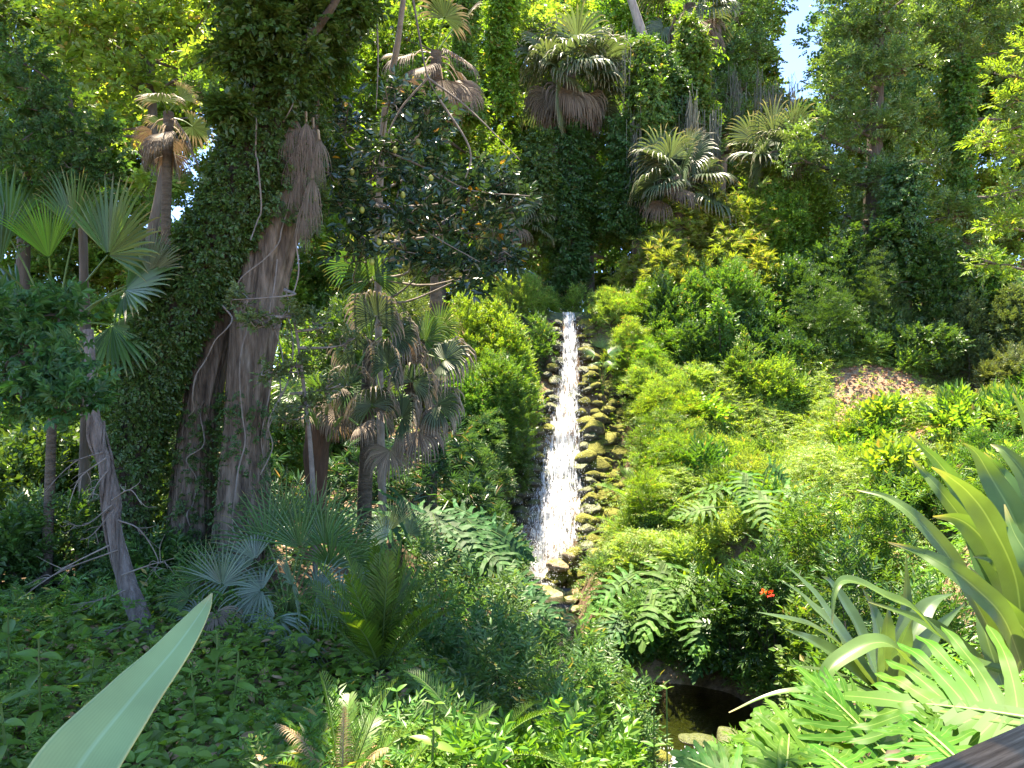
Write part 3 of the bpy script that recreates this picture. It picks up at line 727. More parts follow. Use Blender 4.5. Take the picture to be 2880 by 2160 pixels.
M['fall2']=fall_mat('falling_water_veil',.46,.62,40,7)
def foam_mat():
    m,nt,N,Lk=nmat('foam_drops'); out=N('ShaderNodeOutputMaterial'); pb=N('ShaderNodeBsdfPrincipled'); pb.inputs['Base Color'].default_value=(.9,.92,.94,1); pb.inputs['Roughness'].default_value=.2
    tl=N('ShaderNodeBsdfTranslucent'); tl.inputs['Color'].default_value=(.9,.92,.95,1); mx=N('ShaderNodeMixShader'); mx.inputs[0].default_value=.45; Lk(pb.outputs[0],mx.inputs[1]); Lk(tl.outputs[0],mx.inputs[2]); Lk(mx.outputs[0],out.inputs['Surface']); return m
M['foam']=foam_mat()

# ================================================================== ground
def axis(a,b,step,far):
    core=np.arange(a,b+1e-6,step); g=[]; s=step; v=b
    while v<far: s*=1.25; v+=s; g.append(v)
    h=[]; s=step; v=a
    while v>-far: s*=1.25; v-=s; h.append(v)
    return np.array(h[::-1]+list(core)+g)
gx=axis(-20,20,.16,300); gy=axis(-3,30,.16,300)
XX,YY=np.meshgrid(gx,gy,indexing='xy'); ZZ=tz(XX,YY)
near=np.exp(-((np.hypot(XX,YY-8))/40)**2)
ZZ=ZZ+near*(.10*sino(np.stack([XX,YY],-1),1.3,3,4))
g=Geo(); g.grid(np.stack([XX,YY,ZZ],-1)); solo('ground',g,M['ground'],kind='structure',smooth=True)
g=Geo(); a=np.stack(np.meshgrid(np.linspace(-.2,4.6,60),np.linspace(9.15,14.6,70),indexing='xy')+[np.full((70,60),-.15)],-1); g.grid(a)
solo('pool_water',g,M['water'],kind='structure',smooth=True)
g=Geo(); a=np.stack(np.meshgrid(np.linspace(-.2,3.2,40),np.linspace(2.0,9.0,70),indexing='xy')+[np.full((70,40),-.52)],-1); g.grid(a)
solo('stream_water',g,M['water'],kind='structure',smooth=True)

g=Geo(); yy=np.linspace(14.3,18.1,60); xx=np.linspace(-.62,.62,14); hz=np.interp(yy,[14.3,15.2,15.3,16.3,16.4,17.1,17.2,18.1],[-.15,-.13,.0,.02,.12,.14,.27,.30])
a=np.stack([.72+xx[None]+0*yy[:,None],yy[:,None]+0*xx[None],hz[:,None]+.012*sino(np.stack([xx[None]*9+0*yy[:,None],yy[:,None]*9+0*xx[None]],-1),1,4)],-1); g.grid(a); solo('stream_cascade_water',g,M['water'],kind='structure',smooth=True)
# ================================================================== waterfall
FC=np.array([(569,313,23.4,13,0),(569.5,335,22.9,15,0),(570,356,22.4,18,0),(567.5,393,21.6,25,0),(564,440,20.7,39,0),(559,486,19.8,54,0),(553.5,520,19.1,62,0),(548,548,18.5,60,0),(542,568,18.2,42,0),(541,581,18.0,15,0)])
def fallat(s):
    k=np.linspace(0,1,len(FC)); return np.stack([np.interp(s,k,FC[:,i]) for i in range(4)],-1)
S=np.linspace(0,1,180); fa=fallat(S)
cen=np.array([P(a,b,c) for a,b,c,_ in fa]); wid=fa[:,3]/F*fa[:,2]
step=.16*np.clip(sino(S[:,None]*22,1.0,5,3)*.8+.35,0,1)
fall=thing('waterfall','tall narrow white waterfall tumbling down mossy rocks into the ravine','waterfall',cen[-1])
for j,(mat,off,wm,ph) in enumerate((('fall',.0,1.0,0),('fall2',.10,1.06,3),('fall2',.19,.9,5))):
    u=np.linspace(-1,1,46); 
    A=cen[:,None]+np.stack([u[None]*wid[:,None]/2*1.12*wm*(1+.06*sino(np.stack([S*12,S*0+ph],-1),2,ph,2))[:,None],np.zeros((180,46)),np.zeros((180,46))],-1)
    bump=sino(np.stack([u[None]*3+0*S[:,None],S[:,None]*30+0*u[None]],-1),1.5,9+j,3)
    A[...,1]-=off+step[:,None]*(1-.3*u[None]**2)+.10*bump; A[...,2]+=.25*step[:,None]
    g=Geo(); g.grid(A,np.broadcast_to(u,(180,46)),np.broadcast_to(S[:,None],(180,46)))
    part('water_sheet',g,M[mat],fall,True)
# streaks and drops
g=Geo(); n=900; s=rng.beta(1.6,1.15,n)*.97; f=fallat(s); u=rng.normal(size=n)*.38
c=np.array([P(a,b,d) for a,b,d,_ in f]); w=f[:,3]/F*f[:,2]
sz=rng.uniform(.004,.010,n); ln=rng.uniform(.03,.12,n)*(.6+s)
c=c+np.stack([u*w,-rng.uniform(.05,.5,n),rng.uniform(-.05,.3,n)],-1)
rib=Tpl([(-1,0,0),(1,0,0),(0,-1,.35),(0,0,1.0),(0,.6,.3),(0,0,-1.)],[(0,2,3),(2,1,3),(1,4,3),(4,0,3),(2,0,5),(1,2,5),(4,1,5),(0,4,5)])
R=np.zeros((n,3,3)); R[:,0,0]=sz*.6; R[:,1,1]=sz*.6; R[:,2,2]=ln/2; R[:,0,2]=rng.normal(size=n)*.15*ln
g.inst(rib,R,c); o=part('water_streaks',g,M['foam'],fall); o['kind']='stuff'
g=Geo(); n=4500; s=rng.beta(2.4,1.05,n)*.98; f=fallat(s); c=np.array([P(a,b,d) for a,b,d,_ in f]); w=f[:,3]/F*f[:,2]
c=c+np.stack([rng.normal(size=n)*.38*w,-np.abs(rng.normal(size=n))*.35-.05,np.abs(rng.normal(size=n))*.3-.1],-1)
sz=rng.uniform(.003,.009,n); R=np.zeros((n,3,3)); R[:,0,0]=sz; R[:,1,1]=sz; R[:,2,2]=sz*rng.uniform(.8,1.8,n)
g.inst(rib,R,c); o=part('spray',g,M['foam'],fall); o['kind']='stuff'
# small falls between the cascade steps
for (px0,py0,Y0,px1,py1,Y1,w0,w1,lab) in ((547,583,17.6,550,603,17.1,.16,.28,'thin trickle of white water over the stone step under the waterfall'),(551,607,16.6,553,620,16.2,.22,.4,'lowest small cascade running over flat stones below the waterfall'),(668,752,9.12,690,772,8.7,.5,.7,'small splashing weir of white water at the near end of the pool')):
    a=P(px0,py0,Y0); b=P(px1,py1,Y1); t=np.linspace(0,1,24); u=np.linspace(-1,1,14)
    cc=a+(b-a)*t[:,None]; cc[:,2]=a[2]+(b[2]-a[2])*t**1.8
    A=cc[:,None]+np.stack([u[None]*(w0+(w1-w0)*t[:,None])/1.2,.03*sino(np.stack([u[None]*4+0*t[:,None],6*t[:,None]+0*u[None]],-1),2,3),.0*u[None]*t[:,None]],-1)
    o=thing('cascade',lab,'waterfall',b); g=Geo(); g.grid(A,np.broadcast_to(u*.6,(24,14)),np.broadcast_to(t[:,None],(24,14))); part('water_sheet',g,M['fall'],o,True)
    g=Geo(); k=160; q=rng.random(k); R=np.zeros((k,3,3)); sz=rng.uniform(.004,.012,k); R[:,0,0]=R[:,1,1]=sz; R[:,2,2]=sz*2
    g.inst(rib,R,a+(b-a)*q[:,None]+rng.normal(size=(k,3))*np.array([w1*.4,.04,.04])+np.array([0,-.05,.03])); z=part('spray',g,M['foam'],o); z['kind']='stuff'

# ================================================================== rocks
def rock_geo(seed,sub=4,sq=(1,1,.72)):
    bm=bmesh.new(); bmesh.ops.create_icosphere(bm,subdivisions=sub,radius=1.0)
    V=np.array([v.co[:] for v in bm.verts]); Fs=[tuple(v.index for v in f.verts) for f in bm.faces]; bm.free()
    d=1+.22*sino(V,1.7,seed,2)+.17*sino(V,4.2,seed+50,4); V=V*d[:,None]
    # flattened facets
    r=np.random.default_rng(seed)
    for k in range(7):
        nn=unit(r.normal(size=3)); h=V@nn; lim=.72+.15*r.random(); V=V-np.where(h>lim,(h-lim)*.8,0)[:,None]*nn
    tp=Tpl(V*np.array(sq),Fs); g=Geo(); g.inst(tp,np.eye(3)[None],np.zeros((1,3))); return g
RM={}
def rock(mat,v,loc,s,label,group=None,name='boulder',flat=1.0,rz=None):
    key=(mat,v)
    if key not in RM: RM[key]=rock_geo(100+v).mesh('boulder_'+mat,[M[mat]],(0,0,0),True)
    o=bpy.data.objects.new(name,RM[key]); COL.objects.link(o)
    o.location=[float(q) for q in loc]; o.scale=(s*rng.uniform(.9,1.2),s*rng.uniform(.85,1.15),s*rng.uniform(.75,1.0)*flat)
    o.rotation_euler=(rng.normal()*.2,rng.normal()*.2,rng.uniform(0,6.28) if rz is None else rz)
    return tag(o,label,'rock',group)
def fallpoint(py,dx,back):
    s=np.interp(py,FC[:,1],np.linspace(0,1,len(FC))); f=fallat(np.array([s]))[0]; return f,P(f[0]+dx,py,f[2]+back)
py=322.0; row=0
while py<592:
    f,_=fallpoint(py,0,0); half=f[3]/2
    tier='upper' if py<400 else ('middle' if py<490 else 'lowest')
    nr=2 if py<380 else (5 if py<540 else 4)
    for k in range(nr):
        wpx=rng.uniform(9,15) if py<410 else rng.uniform(12,21)
        dx=half+2+k*(9 if py<410 else 10.5)+rng.normal()*2.5+(5 if row%2 else 0); fl,pt=fallpoint(py+rng.normal()*2,dx,-.02+.05*k-.12*rng.random())
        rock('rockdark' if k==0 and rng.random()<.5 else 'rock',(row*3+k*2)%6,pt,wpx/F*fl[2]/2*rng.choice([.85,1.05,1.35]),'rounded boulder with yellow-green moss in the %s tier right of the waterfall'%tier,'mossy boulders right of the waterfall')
    nl=1 if py<400 else (3 if py<440 else 4)
    for k in range(nl):
        wpx=rng.uniform(9,14) if py<410 else rng.uniform(12,20)
        dx=-half-2-k*13+rng.normal()*2.5-(4 if row%2 else 0); fl,pt=fallpoint(py+rng.normal()*2,dx,-.02-.12*k)
        rock('rockdark' if rng.random()<.75 else 'rock',row%6+k%2,pt,wpx/F*fl[2]/2*1.2,'shaded dark wet boulder in the %s tier left of the waterfall'%tier,'dark boulders left of the waterfall')  # most left bank rocks carry their shade as a darker colour
    py+=7.5 if py<410 else 9; row+=1
for i in range(30):
    py=rng.uniform(325,575); f,pt=fallpoint(py,rng.uniform(-.45,.45)*10,.32); 
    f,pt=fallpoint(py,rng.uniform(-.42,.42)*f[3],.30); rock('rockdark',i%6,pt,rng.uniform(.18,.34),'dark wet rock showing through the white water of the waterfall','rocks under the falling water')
A=[];
for s in np.linspace(0,1,60):
    f=fallat(np.array([s]))[0]; A.append([P(f[0]+d,f[1],f[2]+.42+.25*abs(d)/60*rng.random()) for d in np.linspace(-52,62,34)])
A=np.array(A); A[...,1]+=.16*sino(A,2.6,4,3); A[...,2]+=.05*sino(A,4,5,2)
g=Geo(); g.grid(A); solo('rock_face',g,M['rockdark'],'dark wet rock face behind the falling water and its stacked boulders','rock face',smooth=True)
for i,(px,py,Y,w,mat,fl,lab) in enumerate([
 (557,565,17.9,21,'rocktan',.95,'round tan boulder standing at the right foot of the waterfall'),(569,556,17.9,11,'rocktan',1.2,'small upright reddish stone behind the tan boulder at the foot of the waterfall'),
 (552,594,17.2,30,'rocktan',.5,'pale flat stone step directly below the waterfall foot'),(531,590,17.3,20,'rockdark',.8,'dark rounded boulder left of the pale stone step'),
 (570,600,16.9,20,'rocktan',.7,'tan block right of the trickle below the waterfall'),(538,607,16.4,24,'rockdark',.5,'dark flat slab across the stream below the pale step'),
 (577,610,16.2,17,'rocktan',.8,'tan broken stone on the right edge of the lower cascade'),(547,623,15.6,30,'rocktan',.35,'wide flat wet stone in the stream under the lower cascade'),
 (566,627,15.4,16,'rock',.6,'small mossy stone beside the flat wet stone in the stream'),(540,635,14.9,26,'rockdark',.35,'dark slab at the mouth of the stream into the pool'),
 (526,575,17.9,18,'rockdark',1,'dark wet boulder at the left foot of the waterfall'),(515,560,18.0,20,'rockdark',1,'shaded boulder against the left bank near the waterfall foot'),
 (585,572,17.7,20,'rock',.9,'mossy yellow boulder at the bottom right corner of the waterfall'),(598,555,17.9,22,'rock',.9,'big mossy boulder above the yellow one at the waterfall foot'),
 (590,585,17.2,18,'rock',.8,'moss covered stone under the big mossy boulder right of the steps'),
 (735,742,9.25,36,'rockdark',.5,'flat mossy stone in the weir across the near end of the pool'),(700,741,9.3,32,'rockdark',.45,'low mossy stone beside the splashing weir'),(770,748,9.0,34,'rockdark',.6,'mossy stone at the right end of the weir'),(655,758,9.0,36,'rock',.7,'round moss cushion stone at the left end of the weir')]):
    rock(mat,i%6,P(px,py,Y),w/F*Y/2*1.1,lab,None,'boulder',fl)
# ================================================================== the great vine-clad tree on the left
base=G(212,9.0)
o=thing('vine_clad_tree','huge old tree with furrowed brown bark and a leaning ivy covered limb','tree',base)
def bigtube(g,pts,rad,n,seg,flute,seed,fl=5):
    c=catmull(pts,n); r=np.interp(np.linspace(0,1,n),np.linspace(0,1,len(rad)),rad)
    t=unit(np.gradient(c,axis=0)); a=unit(np.cross(t,np.array([0,1.,.02]))); b=np.cross(t,a)
    th=np.linspace(0,2*np.pi,seg,endpoint=False); L=np.cumsum(np.r_[0,np.linalg.norm(np.diff(c,axis=0),axis=1)])
    q=np.stack([np.cos(th)[None]*np.ones((n,1)),np.sin(th)[None]*np.ones((n,1)),L[:,None]*.35*np.ones((1,seg))],-1)
    f=flute*sino(q,2.3,seed,2)
    q2=np.stack([np.cos(th)[None]*6+0*L[:,None],np.sin(th)[None]*6+0*L[:,None],L[:,None]*.9+0*th[None]],-1)
    f=f-.17*(1-np.abs(sino(q2,1.6,seed+4,3)))**3-.05*(1-np.abs(sino(q2*2.4,1.6,seed+5,2)))**2
    rr=r[:,None]*(1+f)
    g.grid(c[:,None]+rr[...,None]*(np.cos(th)[None,:,None]*a[:,None]+np.sin(th)[None,:,None]*b[:,None]),wrap=True); return c
def at9(px,py,Y=9.0): return P(px,py,Y)
stems=[([(236,590,8.95),(240,520,8.95),(246,430,8.98),(254,340,9.0),(266,260,9.05),(280,180,9.1),(288,100,9.2),(292,0,9.3),(300,-120,9.4)],[.36,.30,.27,.29,.34,.42,.40,.38,.34],.10,1),
       [[(186,600,9.15),(190,540,9.15),(194,460,9.2),(204,380,9.25),(222,310,9.3),(246,240,9.3)],[.36,.29,.24,.23,.24,.26],.12,2],
       ([(262,590,9.25),(258,500,9.2),(258,400,9.2),(268,310,9.2),(284,230,9.2)],[.2,.16,.14,.17,.2],.12,4)]
cls=[]
for pts,rad,fl,sd in stems:
    g=Geo(); c=bigtube(g,[at9(*p) for p in pts],rad,200,110,fl,sd); cls.append((c,rad)); part('trunk',g,M['bigbark'],o,True)
lean=[at9(*p) for p in [(118,470,8.9),(138,420,8.85),(164,345,8.75),(200,270,8.7),(238,200,8.75),(268,120,8.85),(285,40,9.0),(300,-60,9.1),(320,-200,9.2)]]
lean[0][2]=float(tz(lean[0][0],lean[0][1]))-.1
g=Geo(); lc=bigtube(g,lean,[.27,.25,.24,.26,.31,.37,.38,.36,.3],120,60,.12,7); part('leaning_limb',g,M['darkbark'],o,True)
g=ivy_geo(lc,np.interp(np.linspace(0,1,120),np.linspace(0,1,9),[.27,.25,.24,.26,.31,.37,.38,.36,.3]),13000,.055,.09,0,1,.3); part('climbing_ivy',g,M['ivy'],o,label='dense small leaved ivy on the leaning limb')
g=ivy_geo(cls[0][0],np.interp(np.linspace(0,1,200),np.linspace(0,1,9),cls[0][1]),2600,.05,.16,.55,1,.5); part('climbing_ivy',g,M['ivy'],o)
g=ivy_geo(cls[0][0],np.interp(np.linspace(0,1,200),np.linspace(0,1,9),cls[0][1]),900,.04,.05,.0,.3,.8); part('climbing_ivy',g,M['ivy'],o)
g=ivy_geo(cls[1][0],np.interp(np.linspace(0,1,200),np.linspace(0,1,6),cls[1][1]),1300,.04,.06,.0,.55,.8); part('climbing_ivy',g,M['ivy'],o)
# hanging and clinging vines
vines=[[(300,120,8.75),(296,180,8.75),(284,230,8.7),(262,260,8.65),(240,300,8.6)],[(250,330,8.68),(244,400,8.62),(240,480,8.6),(236,560,8.55)],
 [(306,200,8.72),(290,300,8.72),(282,400,8.72),(262,470,8.75)],[(262,70,8.4),(254,120,8.38),(262,180,8.36),(252,240,8.38)],[(228,300,8.45),(216,340,8.4),(196,380,8.45),(188,420,8.6)],[(318,0,8.6),(303,40,8.6),(300,80,8.6),(288,130,8.6)],
 [(200,400,8.9),(194,480,8.9),(196,560,8.85)],[(262,340,8.9),(266,420,8.93),(258,500,8.95),(262,560,8.95)],[(278,260,8.72),(274,330,8.73),(276,380,8.8),(270,450,8.85)]]
for v in vines:
    g=Geo(); tube(g,[P(*p)+rng.normal(size=3)*.05 for p in np.array(catmull([list(q) for q in v],9))],[.011,.008,.010,.006],60,5,rough=.25,seed=3); part('woody_vine',g,M['greytwig'],o,True)
for v in ([(292,60,8.7),(330,10,8.4),(350,-30,8.2)],[(300,90,8.8),(318,40,8.8),(346,-10,8.9)],[(270,60,8.7),(250,10,8.5),(236,-40,8.3)]):
    g=Geo(); tube(g,[P(*p) for p in v],[.06,.045,.03],16,9,rough=.15); part('branch',g,M['bark'],o,True)
# unseen crown over the frame; near clumps added to shade the blade and carpet
g=Geo()
for (x,y,z,r) in [(-4.2,8.6,11.6,1.5),(-2.6,8.2,11.2,1.5),(-5.6,7.4,11.8,1.5),(-3.6,6.0,11.6,1.7),(-5.8,5.0,11.8,1.6),(-3.8,3.8,11.8,1.7),(-1.0,2.2,11.4,1.1),(-1.1,2.6,12.3,1.1),(-1.4,1.9,12.0,1.1),(-3.9,2.4,11.8,1.5),(-6.2,2.6,11.8,1.5),(-3.0,9.8,12.4,1.6),(-1.2,9.0,12.6,1.3),(-6.4,9.2,12.6,1.5)]:
    n=int(620*r); qs=mass(g,(x,y,z),(r,r,r*.6),S_BROAD,.13,n,9,.5)
    b=Geo(); tube(b,[P(298,-100,9.4),(P(298,-100,9.4)+np.array([x,y,z]))/2+np.array([0,0,.5]),np.array([x,y,z])],[.13,.07,.03],10,6); part('branch',b,M['bark'],o,True)
part('crown',g,M['dark'],o)
g=Geo()
for (px,py,Y,r) in [(252,10,8.6,24),(262,20,8.3,36),(300,20,8.6,36),(325,60,8.9,28),(232,110,8.4,20),(245,60,8.3,26),(285,70,8.4,30),(345,10,9,30)]:
    c=P(px,py,Y); rr=r/F*Y; mass(g,c,(rr,rr*.8,rr*.9),S_BROAD,.085,int(520*rr/.5),7,.5,drop=.5)
part('crown',g,M['ivy'],o)

# ------------------------------------------------ dead vine trunk
o=thing('dead_tree','leaning dead grey trunk wrapped in dry vines with bare side twigs','dead tree',G(140,7.0))
tp=[P(*p) for p in [(150,650,6.9),(140,622,6.95),(124,575,7.0),(112,520,7.0),(111,505,7.0),(107,470,7.0),(98,440,7.0),(94,415,7.0),(92,380,7.05),(88,330,7.1)]]
g=Geo(); c=tube(g,tp,[.11,.085,.072,.068,.072,.064,.06,.058,.05,.045],90,26,rough=.22,seed=5); part('trunk',g,M['deadwood'],o,True)
for k in range(9):
    g=Geo(); i0=int(rng.integers(0,40)); i1=min(89,i0+int(rng.integers(25,50))); ii=np.arange(i0,i1); ph=rng.uniform(0,6.28); w=rng.uniform(.05,.11)
    pts=c[ii]+np.stack([np.cos(ii*w+ph)*.075,np.sin(ii*w+ph)*.075,0*ii],-1)
    tube(g,pts,[.011,.016,.010],len(ii),5,raw=True,rough=.2); part('vine_coil',g,M['deadwood'],o,True)
def twig(o,pts,r0,n=5,mat='greytwig',seed=0):
    g=Geo(); c=tube(g,pts,[r0,r0*.65,r0*.25],18,5)
    for k in range(n):
        i=int(rng.integers(5,15)); d=unit(c[i]-c[i-2]); e=unit(d+rng.normal(size=3)*.55); L=np.linalg.norm(c[-1]-c[0])*rng.uniform(.2,.42)
        tube(g,[c[i],c[i]+e*L*.5+rng.normal(size=3)*.02,c[i]+e*L+DOWN*.05*L],[r0*.5,r0*.15],8,4)
    part('twig',g,M[mat],o,True)
for pts in ([(103,452),(75,462),(45,490)],[(106,458),(80,478),(68,508)],[(108,470),(96,486),(92,500)],[(112,505),(85,525),(62,522)],[(114,510),(92,535),(80,540)],[(118,520),(140,530),(158,560),(150,572)],
            [(110,545),(70,565),(30,590)],[(118,550),(60,572),(18,600)],[(122,575),(150,565),(175,558)],[(130,620),(105,636),(80,640)],[(134,628),(112,630),(95,650)],[(112,500),(130,490),(142,505)],[(126,590),(100,600),(70,605)]):
    twig(o,[P(a,b,6.9-.12*i) for i,(a,b) in enumerate(pts)],.008)

# ================================================================== trees
# left background
tree('broadleaf_tree','sunlit yellow-green tree filling the top left behind the dark branches','tree',[(150,420,17.5,.16),(153,300,17.5,.15),(156,200,17.5,.13),(150,60,17.5,.09)],
  [(95,30,17,48),(150,20,17,44),(130,85,17,44),(190,40,17.5,40),(182,85,18,26),(75,80,17.5,40),(60,20,17,38),(215,70,18,34),(110,130,17.5,34),(200,60,16,26),(60,130,16.5,30),(150,190,17,26),(120,-30,17,60),(40,-20,17,50),(215,-10,17,44)],'gloss','lime',1.0,leaf=.16,trad=None)
tree('broadleaf_tree','dim green tree with small leaves at the far left edge','tree',[(20,420,15,.14),(24,250,15,.12),(30,100,15,.09)],
  [(15,70,14,40),(50,110,14.5,36),(10,150,14,40),(60,170,15,34),(90,200,15,30),(30,220,14,36),(0,20,14,36)],'broad','dark',.9,leaf=.10)
tree('maple','dark star leaved maple sapling with a thin black stem on the left','tree',[(84,500,9.6,.075),(86,400,9.6,.07),(85,300,9.6,.06),(80,190,9.6,.045),(70,100,9.6,.03)],
  [(30,100,9,34),(62,128,9.2,34),(20,150,9,38),(75,165,9.2,36),(100,150,9.4,28),(50,185,9.1,34),(110,178,9.3,20),(15,60,9,30),(5,200,9,26)],'maple','maple',.95,leaf=.085)
tree('broadleaf_tree','slim tree with sunlit pale leaves left of the great trunk','tree',[(160,400,15,.12),(156,300,15,.11),(150,250,15,.1),(160,190,15,.08),(172,120,15,.05)],
  [(200,90,15.5,18),(180,235,16,16),(140,215,16,24),(120,240,16,22)],'broad','mid',.7,leaf=.11,lr=.42)
# near maple twigs at the left edge
tree('maple','young maple reaching in at the left edge with broad dusky leaves','tree',[(-40,640,5.2,.03),(-30,500,5.2,.028),(-15,400,5.2,.02),(10,360,5.2,.012)],
  [(12,345,5.2,26),(50,375,5.1,30),(22,395,5.1,28),(75,402,5.0,20),(0,320,5.3,22),(60,310,5.6,18)],'maple','maple',.55,leaf=.085,lr=.4,branchmat='twig',bark='twig')
tree('sapling','spindly sapling with sparse small olive leaves in front of the great trunk','tree',[(318,560,8.3,.03),(312,470,8.3,.026),(304,390,8.2,.02),(296,330,8.1,.014),(285,290,8.0,.01)],
  [(238,300,7.9,13),(255,322,7.9,16),(285,318,8.0,20),(318,325,8.2,20),(345,345,8.3,18),(300,365,8.1,22),(332,390,8.3,22),(268,372,8.0,14),(310,405,8.2,18),(285,420,8.1,12)],'broad','olive',.30,leaf=.055,lr=.45,branchmat='greytwig',bark='greytwig',shell=.2)
# glossy tree over the centre
gt=tree('glossy_tree','tree with leathery dark leaves, pale twigs and a few yellow leaves hanging in the centre','tree',[(384,540,12.6,.07),(380,400,12.6,.065),(378,250,12.3,.06),(384,120,11.4,.05),(398,40,10.6,.04),(410,-60,10.3,.03)],
  [(345,120,9.8,34),(370,165,9.6,38),(410,150,9.8,36),(440,185,9.8,36),(395,205,9.6,36),(350,215,9.7,34),(470,205,9.9,28),(495,180,10,20),(445,225,9.8,30),(405,245,9.7,32),(360,255,9.7,26),(480,232,9.9,22),(330,170,9.7,26),(515,205,10.1,16),(390,100,9.9,28),(430,110,10,22),(470,275,9.9,20),(430,265,9.8,22),(505,260,10,14)],'gloss','gloss',.62,leaf=.115,lr=.45,branchmat='greytwig',bark='greytwig',shell=.3)
for pts in ([(410,-20),(420,40),(428,78),(440,100)],[(428,78),(400,110),(382,150),(376,180)],[(428,78),(470,110),(520,160)],[(376,0),(378,60),(376,110)],[(440,100),(470,150),(462,185),(450,200)],[(384,150),(430,170),(470,190),(530,196)],[(360,190),(400,215),(440,240),(480,262)]):
    g=Geo(); tube(g,[P(a,b,9.7) for a,b in pts],[.017,.011,.005],20,6,rough=.15); part('branch',g,M['greytwig'],gt,True)
for (px,py) in ((352,172),(395,150),(418,142),(362,210),(403,195),(379,242),(431,178),(372,262)):
    g=Geo(); c=P(px,py,9.35); th=np.linspace(0,np.pi,8); ph=np.linspace(0,2*np.pi,9)[:-1]
    g.grid(c+.032*np.stack([np.sin(th)[:,None]*np.cos(ph),np.sin(th)[:,None]*np.sin(ph),1.35*np.cos(th)[:,None]+0*ph],-1),wrap=True); part('fruit',g,M['fruit'],gt,True)
# centre background
tree('broadleaf_tree','mid green tree behind the glossy branches above the left bank','tree',[(440,330,27,.2),(442,200,27,.17),(450,60,27,.12)],
  [(405,40,27,40),(450,130,28,36),(430,200,27,36),(480,210,28,34),(500,160,29,26),(395,150,27,34),(460,60,28,30),(410,100,27,34),(515,110,30,20)],'broad','mid',.9,leaf=.15)
tree('broadleaf_tree','olive coloured small tree above the shrubs on the left bank','tree',[(420,340,29,.14),(415,280,29,.12),(410,240,29,.09)],
  [(385,250,29,30),(420,270,29,28),(450,275,29,22),(360,275,28,30),(400,290,28,28)],'small','olive',.9,leaf=.09)
tree('broadleaf_tree','yellow-green sunlit tree top beside the tall palm crown','tree',[(560,300,31,.2),(556,180,31,.17),(548,60,31,.12)],
  [(530,35,26.5,26),(556,50,26.5,20),(520,5,27,30),(545,75,27,16),(500,20,28,26),(565,5,28,24)],'broad','lime',.8,leaf=.16)
tree('broadleaf_tree','dark leaning tree with hanging foliage behind the palm at the waterfall head','tree',[(590,300,27.5,.2),(588,230,27.5,.2),(592,150,28,.17),(600,80,28,.12)],
  [(596,150,28,20),(610,120,28,22),(594,190,27.6,17),(600,215,27.4,15),(585,245,27.5,13),(620,85,29,24),(640,110,29,22),(560,250,28,16),(535,255,28,18),(575,225,28,12),(520,235,28.5,20),(608,260,28,14)],'broad','mid',.95,leaf=.14,drop=.4)
tree('broadleaf_tree','bright sunlit tree top in the upper middle right of the tall palm','tree',[(640,300,33,.22),(634,200,33,.2),(620,80,33,.14)],
  [(640,15,31,28),(610,15,31,26),(668,45,31,24),(690,15,32,24),(655,70,31,20),(700,50,32,20),(625,-10,31,30)],'broad','bright',.8,leaf=.17)
tree('vine_draped_tree','grey slanting tree draped in pale vines right of the palm','tree',[(672,290,26.5,.26),(670,190,26.5,.24),(664,90,26.5,.2),(645,40,26.5,.17),(625,-20,26.5,.14)],
  [(665,130,26.3,18),(675,165,26.2,20),(660,185,26,16),(650,110,26.4,12)],'small','mid',.7,leaf=.10,bark='paletree',ivy=dict(n=3600,leaf=.11,thick=.8,lo=.1,hi=.75,lumpy=.5))
tree('oak','tall oak with hanging grey moss left of the blue gap in the sky','tree',[(715,300,36,.3),(720,200,36,.27),(728,80,36,.2),(735,-40,36,.14)],
  [(735,12,35,36),(756,5,35,15),(720,55,35,34),(752,50,35,24),(700,95,35,34),(745,88,35,26),(680,125,34,30),(765,100,36,12),(725,120,34,26),(660,60,36,24),(690,20,36,28),(700,150,33,26),(745,140,34,22)],'small','oak',.8,leaf=.15,lr=.42)
tree('oak','broad oak with grey-green leaves and vine skirts right of the blue gap in the sky','tree',[(870,330,25,.32),(872,230,25,.29),(876,120,25,.22),(880,20,25,.15)],
  [(852,28,24,27),(878,20,24,38),(850,75,24,40),(830,95,24,22),(900,70,24,38),(820,135,24,30),(860,130,24,38),(910,120,24.3,30),(830,175,24,28),(880,180,24.2,36),(925,30,25,34),(930,160,24.8,24),(800,160,24,20),(910,205,24,30),(955,215,24.3,24),(845,215,24,26),(870,-30,24,50),(930,-20,25,40)],'small','oak',.8,leaf=.12,lr=.42)
tree('oak','second oak at the right with dark inner branches','tree',[(965,330,25.5,.26),(962,220,25.5,.24),(958,120,25.5,.18),(962,20,25.5,.12)],
  [(960,50,25,34),(985,20,25,36),(955,100,25.5,24),(1010,50,25,30),(975,235,25,30),(1000,215,25.5,24),(1020,190,25,20),(1005,120,25.5,18),(1040,120,25,30),(990,-20,25,40)],'small','oak',.8,leaf=.12,lr=.42)
tree('broadleaf_tree','near bright green tree leaning in from the right edge','tree',[(1120,420,14,.14),(1110,300,14,.13),(1085,180,14,.1),(1060,90,14,.07)],
  [(1010,75,13.5,22),(1035,50,13.5,28),(1015,100,13.5,18),(1000,150,13.6,22),(1025,140,13.6,24),(985,140,13.6,13),(1010,190,13.6,22),(1030,220,13.5,26),(1000,225,13.6,16),(985,262,13.8,16),(1015,265,13.6,22)],'lance','bright',.75,leaf=.10,drop=.2)
